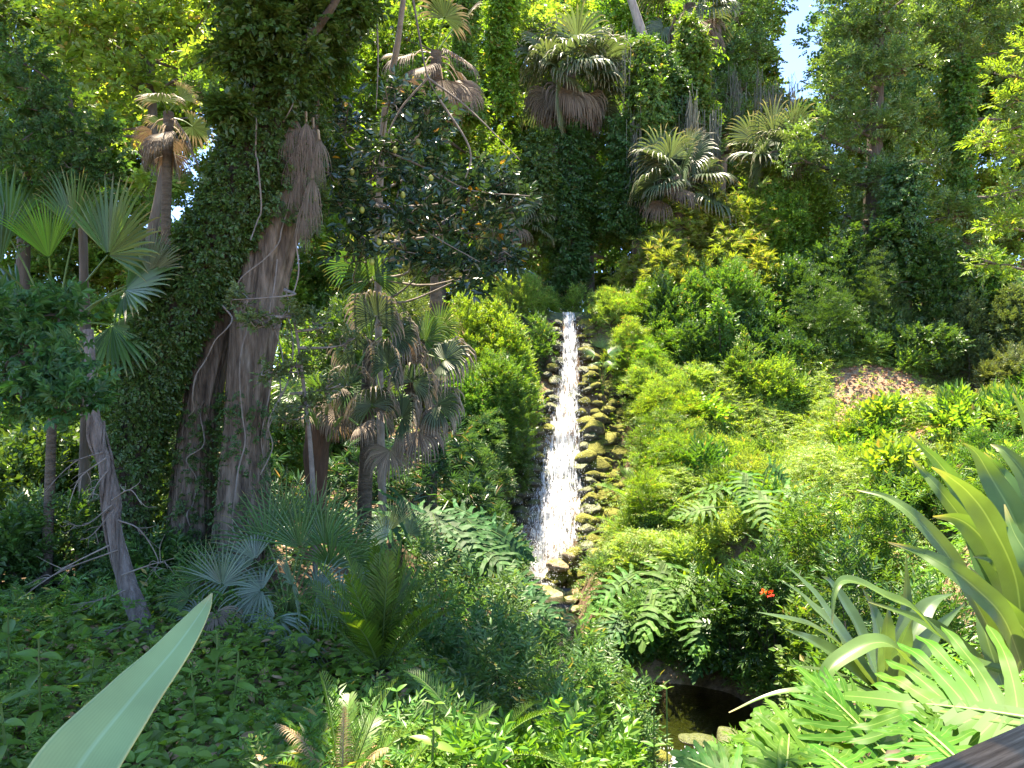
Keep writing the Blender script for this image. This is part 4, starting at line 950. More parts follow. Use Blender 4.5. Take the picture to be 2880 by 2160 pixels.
tree('vine_covered_tree','dark vine smothered tree standing in shade under the right oaks','tree',[(905,340,23,.2),(905,260,23,.2),(903,180,23.4,.16)],
  [(870,240,22.8,34),(915,255,22.8,36),(895,285,22.6,34),(940,280,22.8,32),(850,275,22.8,28),(955,250,23.2,26),(900,220,23.2,28)],'broad','dark',1.0,leaf=.11)
# hanging moss
for k,(px,py,Y,n,L,r,lab) in enumerate([(748,92,34,40,2.2,1.0,'grey moss hanging from the oak left of the blue sky gap'),(722,80,34,50,2.6,1.2,'wide curtain of grey moss under the mossy oak'),(775,95,35,40,1.6,.5,'small grey moss tuft at the tip of the mossy oak'),(640,60,26,40,2.6,.7,'long dry vine strands hanging from the slanting grey tree'),(676,130,26,90,3.6,.9,'thin dry vine strands falling beside the pale fan palm'),(545,185,27,60,2.6,.7,'dry hanging fibres under the tall palm by the waterfall head')]):
    g=Geo(); moss_strands(g,P(px,py,Y),(r*.8,r*.5,r*.4),n,L,k+20); solo('hanging_moss',g,M['moss_grey'],lab,'hanging moss',origin=P(px,py,Y))
# ================================================================== palms
gz=lambda px,Y:G(px,Y)
fan_palm('cabbage_palm','tall cabbage palm with a shaggy crown above the waterfall',gz(571,26.5),P(569,72,26.5),.22,58,1.35,1.05,('fanlit','fandead'),elev=(82,-66),dead=.36,hang=1.25,nseg=26)
tp=np.array([gz(571,26.5),P(569,95,26.5)]); 
o=solo('climbing_vine',ivy_geo(catmull(tp,30),np.full(30,.24),5200,.13,1.15,.10,.93,.75),M['ivy'],'dark vine sheathing the trunk of the tall cabbage palm','vine')
fan_palm('cabbage_palm','cabbage palm with a brown skirt at the top edge right of the tall one',gz(690,30),P(690,5,30),.24,34,1.25,1.1,('fanlit','fandead'),elev=(75,-68),dead=.45,hang=1.3)
fan_palm('cabbage_palm','short pale fronded palm against the slanting grey tree',gz(676,25),P(678,176,25),.2,26,1.15,.9,('fanlit','fandead'),elev=(80,-30),dead=.1,hang=1.1)
fan_palm('cabbage_palm','young cabbage palm standing over the yellow-green hedge',gz(776,26),P(776,152,26),.2,24,1.2,.9,('fanlit','fandead'),elev=(80,-25),dead=.08,hang=.7)
fan_palm('cabbage_palm','palm with dead brown fans hanging behind the glossy tree',gz(430,15.5),P(436,52,15.5),.12,17,.8,.8,('fanhalf','fandead'),elev=(50,-70),dead=.8,hang=1.0,hangd=1.2)
fan_palm('cabbage_palm','palm with sunlit pink-brown dead fronds left of the great trunk',gz(158,13.5),P(168,112,13.5),.08,14,.55,.45,('fanhalf','fandead'),elev=(30,-70),dead=.75,hang=1.2)
fan_palm('cabbage_palm','small pale palm in the gap left of the tall palm trunk',gz(512,25),P(512,215,25),.14,18,.9,.7,('fanlit','fandead'),elev=(80,-30),dead=.15,hang=.8)
# dead fans hanging off the right of the great trunk
o=thing('dead_palm_skirt','curtain of dead brown fan fronds hanging against the right side of the great trunk','palm fronds',P(306,130,8.75))
for (px,py,dx) in ((296,108,.05),(306,112,.1),(313,118,.12),(303,128,.0),(309,135,.1),(316,145,.12),(304,158,-.05),(312,168,.1),(299,140,-.1),(318,130,.2),(308,186,.05),(300,172,-.1),(292,120,-.1),(315,190,.1),(304,205,.0)):
    g=Geo(); fan(g,P(px,py,8.75-.1*rng.random()),np.array([dx,-.25,-.9]),np.array([.1,-1,.3]),rng.uniform(.40,.62),.12,26,14,.25,1.6,.8,.1); part('frond',g,[M['fandead'],M['petiole_dry']],o)
# windmill palm with hanging brown tips: fans face the camera
b=gz(365,11.2); o=thing('windmill_palm','windmill palm with big fans whose brown tips hang down, centre left','palm',b)
g=Geo(); tube(g,[b-np.array([0,0,.2]),P(366,460,11.2),P(370,340,11.2)],[.115,.105,.10],24,12,rough=.12,seed=8); part('trunk',g,M['palmbark'],o,True)
ct=P(371,345,11.2)
for (px,py,Y,r,ax,ay,mat,hang) in [(376,307,10.7,.62,0,1,'fanhalf',1.1),(372,268,11.2,.62,-.1,1,'fan',.2),(350,255,11.4,.5,-.3,1,'fan',.2),(396,325,10.8,.55,.8,.3,'fanhalf',1.3),(388,355,10.6,.60,.1,1,'fanhalf',1.2),(412,372,10.6,.55,.4,.6,'fanhalf',1.4),(444,350,10.7,.62,.95,.35,'fanhalf',1.5),
   (436,395,10.6,.58,.95,.1,'fanhalf',1.5),(402,408,10.5,.6,.3,.3,'fanhalf',1.5),(418,420,10.6,.58,.7,-.2,'fandead',1.2),(372,395,10.5,.55,-.1,.5,'fanhalf',1.5),(350,375,10.6,.5,-.6,.3,'fanhalf',1.4),(340,400,10.8,.5,-.8,0,'fandead',1.3),(390,440,10.6,.5,.2,-.6,'fandead',.8),(425,330,11.3,.5,.6,.7,'fan',.4),(440,318,11.6,.42,.5,.8,'fan',.2),(408,345,10.9,.5,.5,.5,'fandead',1.4),(355,340,10.9,.5,-.5,.5,'fanhalf',1.4)]:
    c=P(px,py+10,Y); g=Geo(); pv=c-ct; Lp=np.linalg.norm(pv)
    tube(g,[ct,(ct+c)/2+np.array([0,0,.06]),c],[.014,.010],10,5,m=1)
    dd=np.array([ax,-.25,ay]); nn=np.array([rng.normal()*.2,-1,.35])
    fan(g,c,dd,nn+rng.normal(size=3)*.2,r*1.05,0,128,34,.46,hang*1.5,.6,.05,cup=.12); part('frond',g,[M[mat],M['petiole']],o,label='fully dead brown frond' if mat=='fandead' else None)
# trunk with old leaf bases
b=gz(318,10.9); o=thing('fan_palm','slender palm with an orange fibrous trunk left of the windmill palm','palm',b)
g=Geo(); tube(g,[b-np.array([0,0,.2]),P(316,470,10.9),P(322,425,10.9)],[.13,.16,.20],24,14,rough=.22,seed=3); part('trunk',g,M['redbark'],o,True)
ct=P(323,425,10.9)
for k in range(20):
    az=k*2.4; el=math.radians(78-66*k/20); d=np.array([math.cos(az)*math.cos(el),math.sin(az)*math.cos(el),math.sin(el)]); g=Geo()
    if k<10: fan(g,ct+DOWN*.1,d,np.array([0,-.4,1.])-d*.2,.5,.85,110,26,.4,.7,.5,.3); part('frond',g,[M['fan'],M['petiole']],o)
    else: tube(g,[ct+DOWN*(.03*k-.2),ct+d*.5+DOWN*.05,ct+d*.95+DOWN*.3],[.03,.016],8,5,m=1); fan(g,ct+d*.95+DOWN*.3,d+DOWN*.4,np.array([0,-.6,.6]),.45,0,60,20,.35,1.4,.6,.1); part('frond',g,[M['fandead'],M['petiole']],o,label='dry drooping frond')
# fan palms at the left edge
b=gz(50,8.6); o=thing('fan_palm','fan palm with one backlit glowing leaf at the left edge','palm',b)
g=Geo(); tube(g,[b-np.array([0,0,.2]),P(52,420,8.6),P(54,345,8.6)],[.06,.05,.05],16,10,rough=.2); part('trunk',g,M['palmbark'],o,True); ct=P(54,345,8.6)
for (px,py,ax,ay,ny,r,mat,sp,ln) in [(49,258,-.15,1,-.9,.62,'fanback',40,0),(52,315,0,-1,-1,.75,'fan',60,0),(8,235,-.7,.8,-.5,.9,'fan',70,0),(0,265,-1,.35,-.4,.9,'fan',75,0),(20,300,-.9,-.2,-.4,.8,'fan',80,0),(108,255,.6,.9,-.6,.85,'fan',80,0),(125,290,.9,.3,-.5,.8,'fan',85,0),(112,325,.7,-.6,-.6,.75,'fan',80,0),(85,340,.4,-.9,-.7,.7,'fan',75,0),(150,275,.4,.9,-.8,.55,'silver',55,0),(15,330,-.6,-.7,-.5,.75,'fan',70,0),(75,230,.2,1,-.5,.7,'fan',60,0)]:
    c=P(px,py,8.5+.25*rng.normal()); g=Geo(); tube(g,[ct,(ct+c)/2+np.array([0,0,.12]),c],[.014,.009],10,5,m=1)
    fan(g,c,np.array([ax,-.15,ay]),np.array([rng.normal()*.25,ny,.4]),r,0,sp,26,.55,.15,.7,.0); part('frond',g,[M[mat],M['petiole']],o,label='backlit lime leaf' if mat=='fanback' else None)

# vines and leafy stems burying the palm trunks and crowns
for (pts,n,rad,leaf,mat,lab) in [
 ([(470,120,24),(462,60,24),(468,-20,24)],2600,.5,.13,'mid','leafy vine curtain at the top, left of the tall cabbage palm'),
 ([(505,110,25.5),(500,50,25.5),(508,-20,25.5)],2800,.5,.13,'bright','sunlit vine hanging beside the crown of the tall cabbage palm'),
 ([(690,150,27),(692,80,27),(688,20,27)],3200,.7,.13,'mid','vine wrapping the trunk of the brown skirted palm'),
 ([(640,200,26),(648,120,26),(640,40,26)],3200,.7,.13,'mid','thick vine curtain between the tall palm and the slanting tree'),
 ([(620,235,26),(628,180,26),(618,120,26)],2200,.6,.12,'dark','dark vine curtain right of the tall palm trunk'),
 ([(540,240,25),(536,180,25),(542,130,25)],1800,.5,.12,'dark','ragged dark vine hanging left of the tall palm trunk'),
 ([(425,260,14.5),(430,170,14.5),(425,100,14.5)],2200,.4,.10,'dark','vine climbing the palm behind the glossy tree'),
 ([(776,230,25.5),(780,190,25.5),(774,160,25.5)],1500,.6,.12,'bright','sunlit vine climbing the young cabbage palm'),
 ([(960,210,24.9),(958,140,24.9),(962,60,24.9)],2400,.5,.12,'mid','vine clothing the trunk of the second oak'),
 ([(905,260,22.6),(903,200,22.6),(905,170,22.8)],1500,.5,.11,'dark','vine capping the smothered tree in the dark thicket')]:
    solo('climbing_vine',ivy_geo(catmull([P(*p) for p in pts],30),np.full(30,.12),n,leaf,rad,0,1,.6),M[mat],lab,'vine')
# ------------------------------------------------ the wood behind, one mass seen between and above the nearer trees
def wood(name,label,px0,px1,py0,py1,Y0,Y1,step,gaps,mats,leaf,rr):
    gs=[Geo() for _ in mats]; tg=Geo()
    for px in np.arange(px0,px1,step):
        for py in np.arange(py0,py1,step):
            q=(px+rng.normal()*step*.3,py+rng.normal()*step*.3)
            if any(((q[0]-a)/rx)**2+((q[1]-b)/ry)**2<1 for a,b,rx,ry in gaps): continue
            Y=rng.uniform(Y0,Y1); c=P(q[0],q[1],Y); r=rr*rng.uniform(.75,1.3)
            mass(gs[rng.integers(0,len(mats))],c,(r,r,r*.8),S_BROAD,leaf,int(430*(r/1.5)**2*(.2/leaf)**2),8,.5,False,.25,shell=.3)  # leaf tone picked at random for each clump
            if rng.random()<.18:
                b=c.copy(); b[2]=float(tz(c[0],c[1])); tube(tg,[b,(b+c)/2+rng.normal(size=3)*.4,c],[.2,.09],8,6)
    for k,(g,m) in enumerate(zip(gs,mats)):
        if g.V: solo(name,g,M[m],label[k],'wood',kind='stuff')
    return tg
GAPS=[(800,40,36,80),(778,80,18,26),(826,200,20,14),(912,212,30,15),(985,165,30,20),(940,158,16,10),(575,225,22,9),(548,290,10,8),(487,112,14,20),(480,150,10,14),(500,20,8,10),(545,215,8,8),(600,215,7,7)]
tg=wood('far_wood',['sunlit part of the far wood closing the view beyond the bluff','grey-green part of the far wood beyond the bluff','lighter leaved part of the far wood beyond the bluff'],330,1400,-60,310,36,48,28,GAPS,('mid','darkblue','bright'),.22,1.7)
GL=[(202,165,24,48),(215,140,14,14),(12,62,16,14),(40,100,12,14),(190,215,14,24),(20,170,10,8),(185,190,8,10),(170,250,10,20)]
tg2=wood('far_wood',['yellow-green far trees behind the left bank','dim far trees behind the left bank'],-330,350,-60,340,24,31,30,GL,('bright','mid'),.17,1.15)
# ================================================================== shrubs and plants of the middle ground
SH=[ # px,Y,pytop,wpx,kind,mat,label[,dens]
 # round the head of the waterfall
 (480,21.0,292,70,'small','bright','rounded sunlit shrub, the leftmost on the bluff left of the waterfall',1.2),
 (515,20.8,320,56,'small','bright','dense sunlit shrub leaning towards the falling water from the left bluff',1.2),
 (492,19.8,352,80,'small','mid','wide sunlit shrub below the rounded one on the bluff left of the waterfall',1.2),
 (455,20.5,312,46,'small','bright','light green shrub behind the dead palm fans on the left bluff',1.1),
 (505,19.4,385,46,'small','dark','shaded shrub under the bluff beside the dark boulders',1.1),
 (470,19.2,378,60,'small','mid','half shaded shrub under the bluff right of the windmill palm',1.1),
 (512,23.6,268,34,'lance','lime','upright lime green shrub left of the waterfall lip',1.0),
 (532,23.8,276,30,'comp','lime','feathery lime shrub on the ledge above the waterfall lip',1.0),
 (552,24.6,290,30,'comp','bright','ferny plant overhanging the waterfall lip on its left',1.0),
 (578,24.4,288,24,'lance','lime','small bright plant right at the lip of the waterfall',1.0),
 (545,22.6,315,28,'lance','mid','grassy tuft trailing down the rocks left of the lip',.9),
 (612,22.9,287,40,'comp','lime','feathery bright shrub right of the waterfall lip',1.2),
 (634,23.2,280,50,'comp','bright','tall feathery sunlit shrub further right of the waterfall lip',1.2),
 (636,21.8,315,46,'comp','lime','feathery bright shrub below the lip on the right bank',1.2),
 (655,21.6,320,56,'comp','bright','feathery sunlit mound under the fingered hedge',1.1),
 (658,20.4,352,54,'comp','lime','feathery lime mound right of the middle of the waterfall',1.2),
 (672,20.0,388,70,'comp','bright','broad feathery mound on the sunny slope beside the fall',1.2),
 (668,18.7,410,56,'comp','mid','deep green feathery mound right of the mossy boulders',1.2),
 (672,17.9,432,62,'comp','bright','sunlit feathery mound above the ferns',1.1),
 (648,16.3,468,44,'comp','bright','low feathery shrub behind the split-leaf plants on the right',1.0),
 (652,16.4,515,40,'compn','darkblue','blue-green shrub against the mossy boulders at the waterfall foot',1.2),
 (612,15.4,566,40,'compn','darkblue','blue-green shrub right of the stone steps',1.1),
 # left bank below the bluff
 (480,18.2,425,60,'comp','darkblue','overhanging blue-green shrub above the dark boulder bank',1.1),
 (455,17.5,420,60,'palm','rhapis','dark finger leaved palm clump under the windmill palm fans',1.0),
 (420,15.5,425,56,'palm','rhapis','dark finger leaved palm clump right of the windmill palm trunk',1.0),
 (478,16.4,455,60,'palm','rhapis','finger leaved palm clump below the blue-green shrub of the bank',.9),
 (392,13.4,445,56,'palm','rhapis','deeply shaded finger palm clump behind the windmill palm trunk',1.0),
 (340,13.0,440,60,'palm','rhapis','dim finger palm clump between the two palm trunks',1.0),
 (285,13.2,455,50,'palm','rhapis','dim finger palm clump right of the great trunk',1.0),
 (492,17.0,505,40,'comp','dark','dark feathery shrub beside the lower boulders',1.0),
 (505,16.2,535,40,'compn','darkblue','blue-green shrub at the left foot of the waterfall',1.0),
 # far left
 (120,19,325,80,'broad','mid','sunlit bush glimpsed behind the leaning ivy limb',.9),
 (190,20,300,60,'broad','lime','bright bush seen in the gap left of the great trunk',.8),
 (60,18,340,90,'broad','bright','bright bush behind the fan palm at the left edge',.8),
 (20,12.5,330,80,'broad','mid','half lit bush low at the left edge behind the fan palm',.8),
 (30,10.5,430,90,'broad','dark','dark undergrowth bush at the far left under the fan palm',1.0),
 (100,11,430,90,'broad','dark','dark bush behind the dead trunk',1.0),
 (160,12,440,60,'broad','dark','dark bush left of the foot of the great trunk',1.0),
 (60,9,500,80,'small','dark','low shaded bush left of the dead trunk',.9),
 (10,8.6,520,70,'broad','dark','low shaded bush at the very left edge',.9),
 (150,8.6,545,60,'small','ivy','creeper mound at the foot of the leaning ivy limb',1.0),
 (185,8.6,540,40,'small','ivy','creeper mound on the roots of the great trunk',.9),
 (310,18,370,70,'broad','mid','half lit bush between the great trunk and the windmill palm',.9),
 (318,21,312,56,'broad','mid','bush closing the gap between the great trunk and the windmill palm',1.2),
 (350,19,300,90,'broad','dark','dark bush behind the top of the windmill palm',1.0),
 (290,16,330,50,'broad','mid','bush glimpsed right of the great trunk under the dead fans',.9),
 (410,21,290,80,'small','olive','olive bush on the skyline of the left bank',1.0),
 # right wall
 (640,24.5,235,44,'palm','hedge','left end of the yellow-green fingered hedge, sticking out over the slope',1.2),
 (668,24.6,192,62,'palm','hedge','high yellow-green fingered clump crowning the hedge',1.25),
 (706,24.8,180,64,'palm','hedge','tallest fingered clump in the middle of the hedge',1.25),
 (742,25.0,186,60,'palm','hedge','yellow-green fingered clump under the young cabbage palm',1.25),
 (778,25.2,170,60,'broad','bright','bright leafy bush at the right end of the fingered hedge',1.1),
 (815,25.4,178,60,'broad','bright','leafy sunlit bush under the left skirt of the broad oak',1.1),
 (672,23.4,232,60,'palm','hedge','fingered clump hanging on the face of the hedge, left side',1.1),
 (715,23.5,238,64,'palm','hedge','fingered clump hanging on the face of the hedge, centre',1.1),
 (756,23.6,245,56,'palm','hedge','fingered clump on the face of the hedge, right side',1.0),
 (735,22.7,262,70,'small','mid','grey-green shrub at the right foot of the hedge',1.1),
 (690,22.6,270,60,'small','mid','grey-green shrub at the left foot of the hedge',1.1),
 (665,22.3,285,40,'broad','dark','dark shrub under the left end of the hedge',1.0),
 (725,20.9,298,26,'gloss','mid','small upright sapling with pale leaves below the hedge',.9),
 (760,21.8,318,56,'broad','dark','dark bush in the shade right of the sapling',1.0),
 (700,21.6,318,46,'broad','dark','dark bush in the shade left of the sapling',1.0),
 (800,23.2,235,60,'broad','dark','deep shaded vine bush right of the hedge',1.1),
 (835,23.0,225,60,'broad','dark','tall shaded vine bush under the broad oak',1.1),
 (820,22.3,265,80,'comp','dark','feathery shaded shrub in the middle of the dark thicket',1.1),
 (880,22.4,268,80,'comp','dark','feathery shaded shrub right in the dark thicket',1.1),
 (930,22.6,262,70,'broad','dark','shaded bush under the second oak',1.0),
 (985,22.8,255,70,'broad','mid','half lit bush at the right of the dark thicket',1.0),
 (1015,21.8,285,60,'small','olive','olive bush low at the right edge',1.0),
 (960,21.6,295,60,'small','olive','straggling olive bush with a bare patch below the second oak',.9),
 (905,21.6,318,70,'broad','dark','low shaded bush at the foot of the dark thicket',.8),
 (850,21.5,325,60,'small','dark','low shaded creeper mound at the foot of the dark thicket',.8),
 (790,21.4,330,60,'broad','dark','low dark bush where the slope meets the thicket',.9),
 (745,20.2,345,36,'small','mid','small sunlit bush on the upper slope below the sapling',.9),
 (775,19.8,362,40,'small','bright','small sunlit bush on the upper slope right of the lime mounds',.9),
 (1000,20.6,345,50,'small','olive','dry bush at the right end of the slope',.8),
 # slope
 (705,18.3,420,46,'comp','lime','lime feathery mound in the middle of the sunny slope',1.0),
 (850,17.5,405,44,'lance','bright','sunlit leafy tuft on the open slope',.9),
 (905,18.2,400,36,'lance','lime','lime leafy tuft beside the bare litter patch',.8),
 (990,14.5,425,56,'comp','mid','feathery green shrub right above the strap leaves',.9),
 (1015,12.5,445,50,'comp','mid','feathery green shrub at the right edge behind the strap leaves',.9),
 (940,13.5,455,60,'comp','mid','feathery shrub behind the upper strap leaf tips',.9),
 # right of the pool
 (800,12.6,470,70,'compn','mid','tall thin stemmed shrub in the middle of the right bank',.4),
 (840,12.0,478,70,'compn','mid','tall thin stemmed shrub left of the strap leaf clump',.4),
 (880,11.5,485,70,'compn','mid','thin stemmed shrub behind the strap leaf clump',.45),
 (770,11.7,545,64,'lance','dark','dark leafy shrub with red blooms above the pool',1.0),
 (735,12.2,565,56,'broad','dark','dark broad leaved bush overhanging the back of the pool',1.0),
 (690,12.8,575,50,'lance','dark','dark bush at the back left of the pool',1.0),
 (822,10.8,590,56,'lance','dark','dark bush overhanging the right side of the pool',1.0),
 (815,10.2,610,50,'broad','mid','half lit bush beside the pool and the back strap leaves',.9),
 (650,13.2,585,46,'compn','darkblue','blue-green shrub over the stream mouth',.9),
 (850,9.5,560,60,'lance','dark','dark bush behind the back strap leaf clump',1.0),
 (920,8.5,560,70,'lance','dark','dark bush between the two strap leaf clumps',.9),
 (830,8.4,650,50,'broad','mid','low bush at the corner of the pool under the back strap leaves',.8),
]
for e in SH:
    px,Y,pt,w,k,m,lab=e[:7]; d=e[7] if len(e)>7 else 1
    fl=((763,591),(771,594)) if 'red blooms' in lab else None
    nm={'palm':'lady_palm','comp':'feathery_shrub','compn':'compound_leaf_shrub','fern':'fern'}.get(k,'shrub')
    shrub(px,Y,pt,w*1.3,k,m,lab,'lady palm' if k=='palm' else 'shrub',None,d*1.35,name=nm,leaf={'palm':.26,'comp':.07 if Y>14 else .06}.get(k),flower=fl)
# blue-green thin stemmed shrubs in the centre foreground
n0=0
for (px,Y,pt,w,lab) in [(430,9.6,545,60,'blue-green shrub behind the big cycad, leftmost of the centre thicket'),(470,9.8,570,60,'blue-green shrub behind the cycad, below the split-leaf plant'),(510,10.2,580,60,'blue-green shrub hiding the left end of the stone steps'),
  (455,8.0,600,70,'blue-green shrub right beside the big cycad'),(500,8.3,605,70,'blue-green shrub in the middle of the centre thicket'),(545,8.8,625,64,'blue-green shrub below the stone steps'),(585,9.3,615,60,'blue-green shrub between the steps and the pool'),
  (480,6.8,640,80,'nearer blue-green shrub below the middle of the thicket'),(530,7.0,655,80,'nearer blue-green shrub in line with the stone steps'),(580,7.6,650,70,'blue-green shrub at the left edge of the pool'),(625,8.6,660,54,'wispy blue-green shrub standing against the dark pool'),
  (640,7.6,680,40,'lowest wispy shrub at the near left corner of the pool'),(445,6.0,690,70,'low blue-green shrub in front of the cycad'),(560,6.0,700,80,'low blue-green shrub at the bottom centre'),(400,12.3,545,50,'blue-green shrub behind the palmetto fans'),(370,9.4,560,46,'blue-green shrub between the palmetto fans and the cycad')]:
    shrub(px,Y,pt,w,'compn','darkblue',lab,'shrub',None,.8,name='compound_leaf_shrub',leaf=.085 if Y>8 else .075)
for (px,Y,pt,w,lab) in [(520,5.4,715,70,'broad leaved low plant at the bottom middle'),(590,5.8,705,70,'dark broad leaved plant beside the weir'),(620,6.4,712,50,'leafy plant at the edge of the weir'),(640,6.6,735,40,'small leafy plant against the mossy weir stone'),(470,4.9,735,70,'broad leaved low plant right of the near cycad'),(560,5.0,740,80,'leafy plant at the bottom edge near the centre')]:
    shrub(px,Y,pt,w,'gloss','cover',lab,'plant',None,.8,name='leafy_plant',leaf=.075)

# tall broad leaved herbs at the lower left
def herb(name,label,base,h,n,leaf,mat,lean=(0,0),cat='plant',tp=None):
    base=np.asarray(base,float); o=thing(name,label,cat,base); top=base+np.array([lean[0],lean[1],h])
    s=Geo(); cl=tube(s,[base-np.array([0,0,.05]),(base+top)/2+np.array([lean[0]*.2,0,0]),top],[.010,.006],20,5); part('stem',s,M['petiole'],o)
    g=Geo(); Pn=[];D=[];U=[];Sz=[]
    for k in range(n):
        f=.25+.75*k/(n-1); c=cl[min(19,int(f*19))]
        for s_ in (0,1):
            a=k*1.57+s_*np.pi+rng.normal()*.25; el=.1+.9*max(0,f-.75)*2+rng.normal()*.15-.25*(1-f)
            D.append([math.cos(a)*math.cos(el),math.sin(a)*math.cos(el),math.sin(el)]); U.append([rng.normal()*.2,rng.normal()*.2-.2,1]); Pn.append(c); Sz.append(leaf*rng.uniform(.8,1.1)*(.55 if f>.95 else 1))
    spread_sprigs(g,np.array(Pn),np.array(D),np.array(U),np.array(Sz),tp or S_ONE); part('foliage',g,M[mat],o,True)
HLEAF=leaf_hi(.42,.07,.25,8); S_HL=[HLEAF]
for (px,Y,pt,n,lf,lab) in [(50,5.0,638,6,.20,'tall broad leaved herb with paired leaves, nearest the lower left corner'),(20,4.6,700,4,.19,'short broad leaved herb at the lower left edge'),(85,5.6,655,5,.17,'broad leaved herb left of the foreground blade'),(15,5.6,610,5,.2,'broad leaved herb rising at the left edge'),(110,5.2,690,4,.16,'low broad leaved herb touching the foreground blade'),
  (218,5.9,632,5,.17,'pale leaved herb just right of the tip of the foreground blade'),(232,5.6,650,5,.16,'leafy herb under the palmetto fans right of the blade'),(205,5.3,670,5,.16,'leafy herb behind the foreground blade edge'),(405,5.0,690,5,.14,'broad leaved herb in front of the big cycad'),(430,4.6,705,5,.14,'broad leaved herb right of the near cycad fronds'),(650,6.8,700,6,.12,'thin herb standing at the edge of the pool'),(665,6.4,690,5,.12,'slim herb with small leaves in front of the pool')]:
    b=G(px,Y); herb('broadleaf_herb',lab,b,max(.25,P(px,pt,Y)[2]-b[2]),n,lf,'cover',(rng.normal()*.08,rng.normal()*.05),tp=S_HL)

# ================================================================== palmettos, cycads, philodendrons, ferns
def palmetto(label,base,fans,mat='silver'):
    o=thing('fan_palmetto',label,'palmetto',base)
    g=Geo(); tube(g,[base-np.array([0,0,.15]),base+np.array([.03,0,.12]),base+np.array([0,0,.3])],[.08,.07,.05],8,10,rough=.3); part('trunk',g,M['palmbark'],o,True); ct=base+np.array([0,0,.25])
    for (px,py,dY,ax,ay,az,ny,nz,r,mt,sp,hg) in fans:
        c=P(px,py,base[1]+dY); g=Geo(); L=np.linalg.norm(c-ct)
        tube(g,[ct,ct*.45+c*.55+np.array([0,0,.12*L]),c],[.010,.007],10,5,m=1)
        fan(g,c,np.array([ax,az,ay],float),np.array([rng.normal()*.2,ny,nz],float),r,0,sp,22,.30,hg,.45,.03,cup=.06); part('frond',g,[M[mt],M['petiole']],o)
palmetto('big silvery fan palmetto with stiff upright fans in the middle left',G(290,7.6),[
 (268,545,.2,-.3,1,0,-.8,.4,.62,'fan',75,.15),(300,548,.1,.05,1,0,-.9,.3,.66,'fan',75,.12),(325,545,.1,.3,1,0,-.9,.3,.64,'fan',75,.12),(348,560,.2,.6,.8,0,-.8,.4,.58,'fan',80,.2),(285,525,.4,-.1,1,0,-.8,.3,.6,'fan',70,.12),(315,530,.5,.2,1,.1,-.8,.3,.62,'fan',70,.12),
 (238,573,-.1,-1,.35,0,-.5,.8,.50,'silver',85,.25),(262,590,-.3,-.8,.1,-.2,-.6,.7,.46,'silver',110,.4),(292,585,-.4,.1,.6,-.4,-.7,.7,.45,'silver',120,.4),(275,618,-.5,-.2,-.3,-.3,-.8,.6,.46,'silver',130,.7),(318,592,-.3,.7,.4,-.2,-.7,.7,.46,'silver',110,.4),(340,595,-.2,.9,.1,-.1,-.6,.7,.48,'silver',100,.4),
 (300,632,-.7,-.1,-1,-.2,-1,.3,.52,'silver',62,.2),(255,560,.1,-.7,.7,0,-.7,.5,.5,'silver',80,.2),(330,565,.0,.3,.9,-.2,-.9,.4,.5,'fan',85,.2)])
palmetto('smaller fan palmetto between the great trunk and the silvery one',G(215,7.4),[
 (205,580,0,-.3,1,0,-.9,.3,.42,'fan',70,.15),(222,585,-.1,.2,1,0,-.9,.3,.45,'silver',75,.15),(190,598,-.1,-.9,.4,0,-.6,.6,.38,'fan',85,.4),(215,612,-.3,.1,-.3,-.3,-.8,.5,.4,'fandead',100,.9),(238,612,-.2,.8,.2,-.1,-.7,.6,.4,'silver',95,.4),(200,615,-.2,-.6,-.2,-.2,-.7,.6,.36,'silver',110,.5),(225,630,-.4,.2,-1,-.2,-1,.3,.38,'fandead',55,.5)])
palmetto('yellow edged fan palmetto peeping out right of the silvery one',G(400,9.8),[(392,530,0,-.2,1,0,-.8,.4,.4,'fanlit',60,.1),(408,535,0,.5,.8,0,-.8,.4,.45,'fanlit',60,.1),(418,548,-.1,.9,.3,-.2,-.7,.6,.42,'fanlit',60,.2),(385,540,-.1,-.7,.6,0,-.7,.6,.38,'silver',75,.2)])
palmetto('small green fan palmetto on the left of the stone steps',G(462,13.0),[(465,540,0,.3,.9,-.2,-.8,.5,.38,'fanlit',100,.2),(478,548,-.2,.8,.3,-.2,-.7,.6,.4,'fanlit',110,.3),(455,552,-.2,-.7,.4,-.2,-.7,.6,.36,'fan',110,.3),(470,565,-.3,.2,-.6,-.2,-.9,.5,.36,'fan',110,.4)])
palmetto('spiky fan palmetto growing on the sunny bank right of the upper waterfall',G(603,21.4),[(602,348,-.3,.1,1,.2,-.4,.9,.46,'fan',80,.1),(608,354,-.5,.9,.5,-.1,-.5,.9,.46,'fan',80,.15),(595,355,-.5,-.9,.4,-.1,-.5,.9,.44,'fan',80,.15),(606,361,-.6,.6,-.2,-.4,-.4,.9,.4,'fan',75,.3),(598,362,-.6,-.5,-.2,-.4,-.4,.9,.4,'fan',75,.3)])
cycad('cycad','large dark green cycad with arching feather fronds in the lower middle',G(382,6.6),30,1.0,('cycad','cycaddead'),elev=(86,42),droop=.38,ll=.17,stem=(.13,.16))
cycad('cycad','near cycad with dry straw fronds at the bottom edge',G(345,4.3),18,.62,('cycad','cycaddead'),elev=(80,15),droop=.7,ll=.13,stem=(.10,.12),deadl=(2,4,5,9,12,15))
cycad('cycad','low flat fronded cycad right of the near one at the bottom',G(480,5.2),10,.75,('cycad','cycaddead'),elev=(50,5),droop=.7,ll=.13,stem=(.07,.08))
def fern(label,px,Y,L,n,mat='fern',elev=(75,20)):
    cycad('fern',label,G(px,Y),n,L,(mat,'cycaddead'),'fern',elev,.9,0,.14*L/.8,(.03,.05))
fern('tall yellow-green fern on the bank right of the mossy boulders',640,17.2,1.3,14,'fern',(80,35))
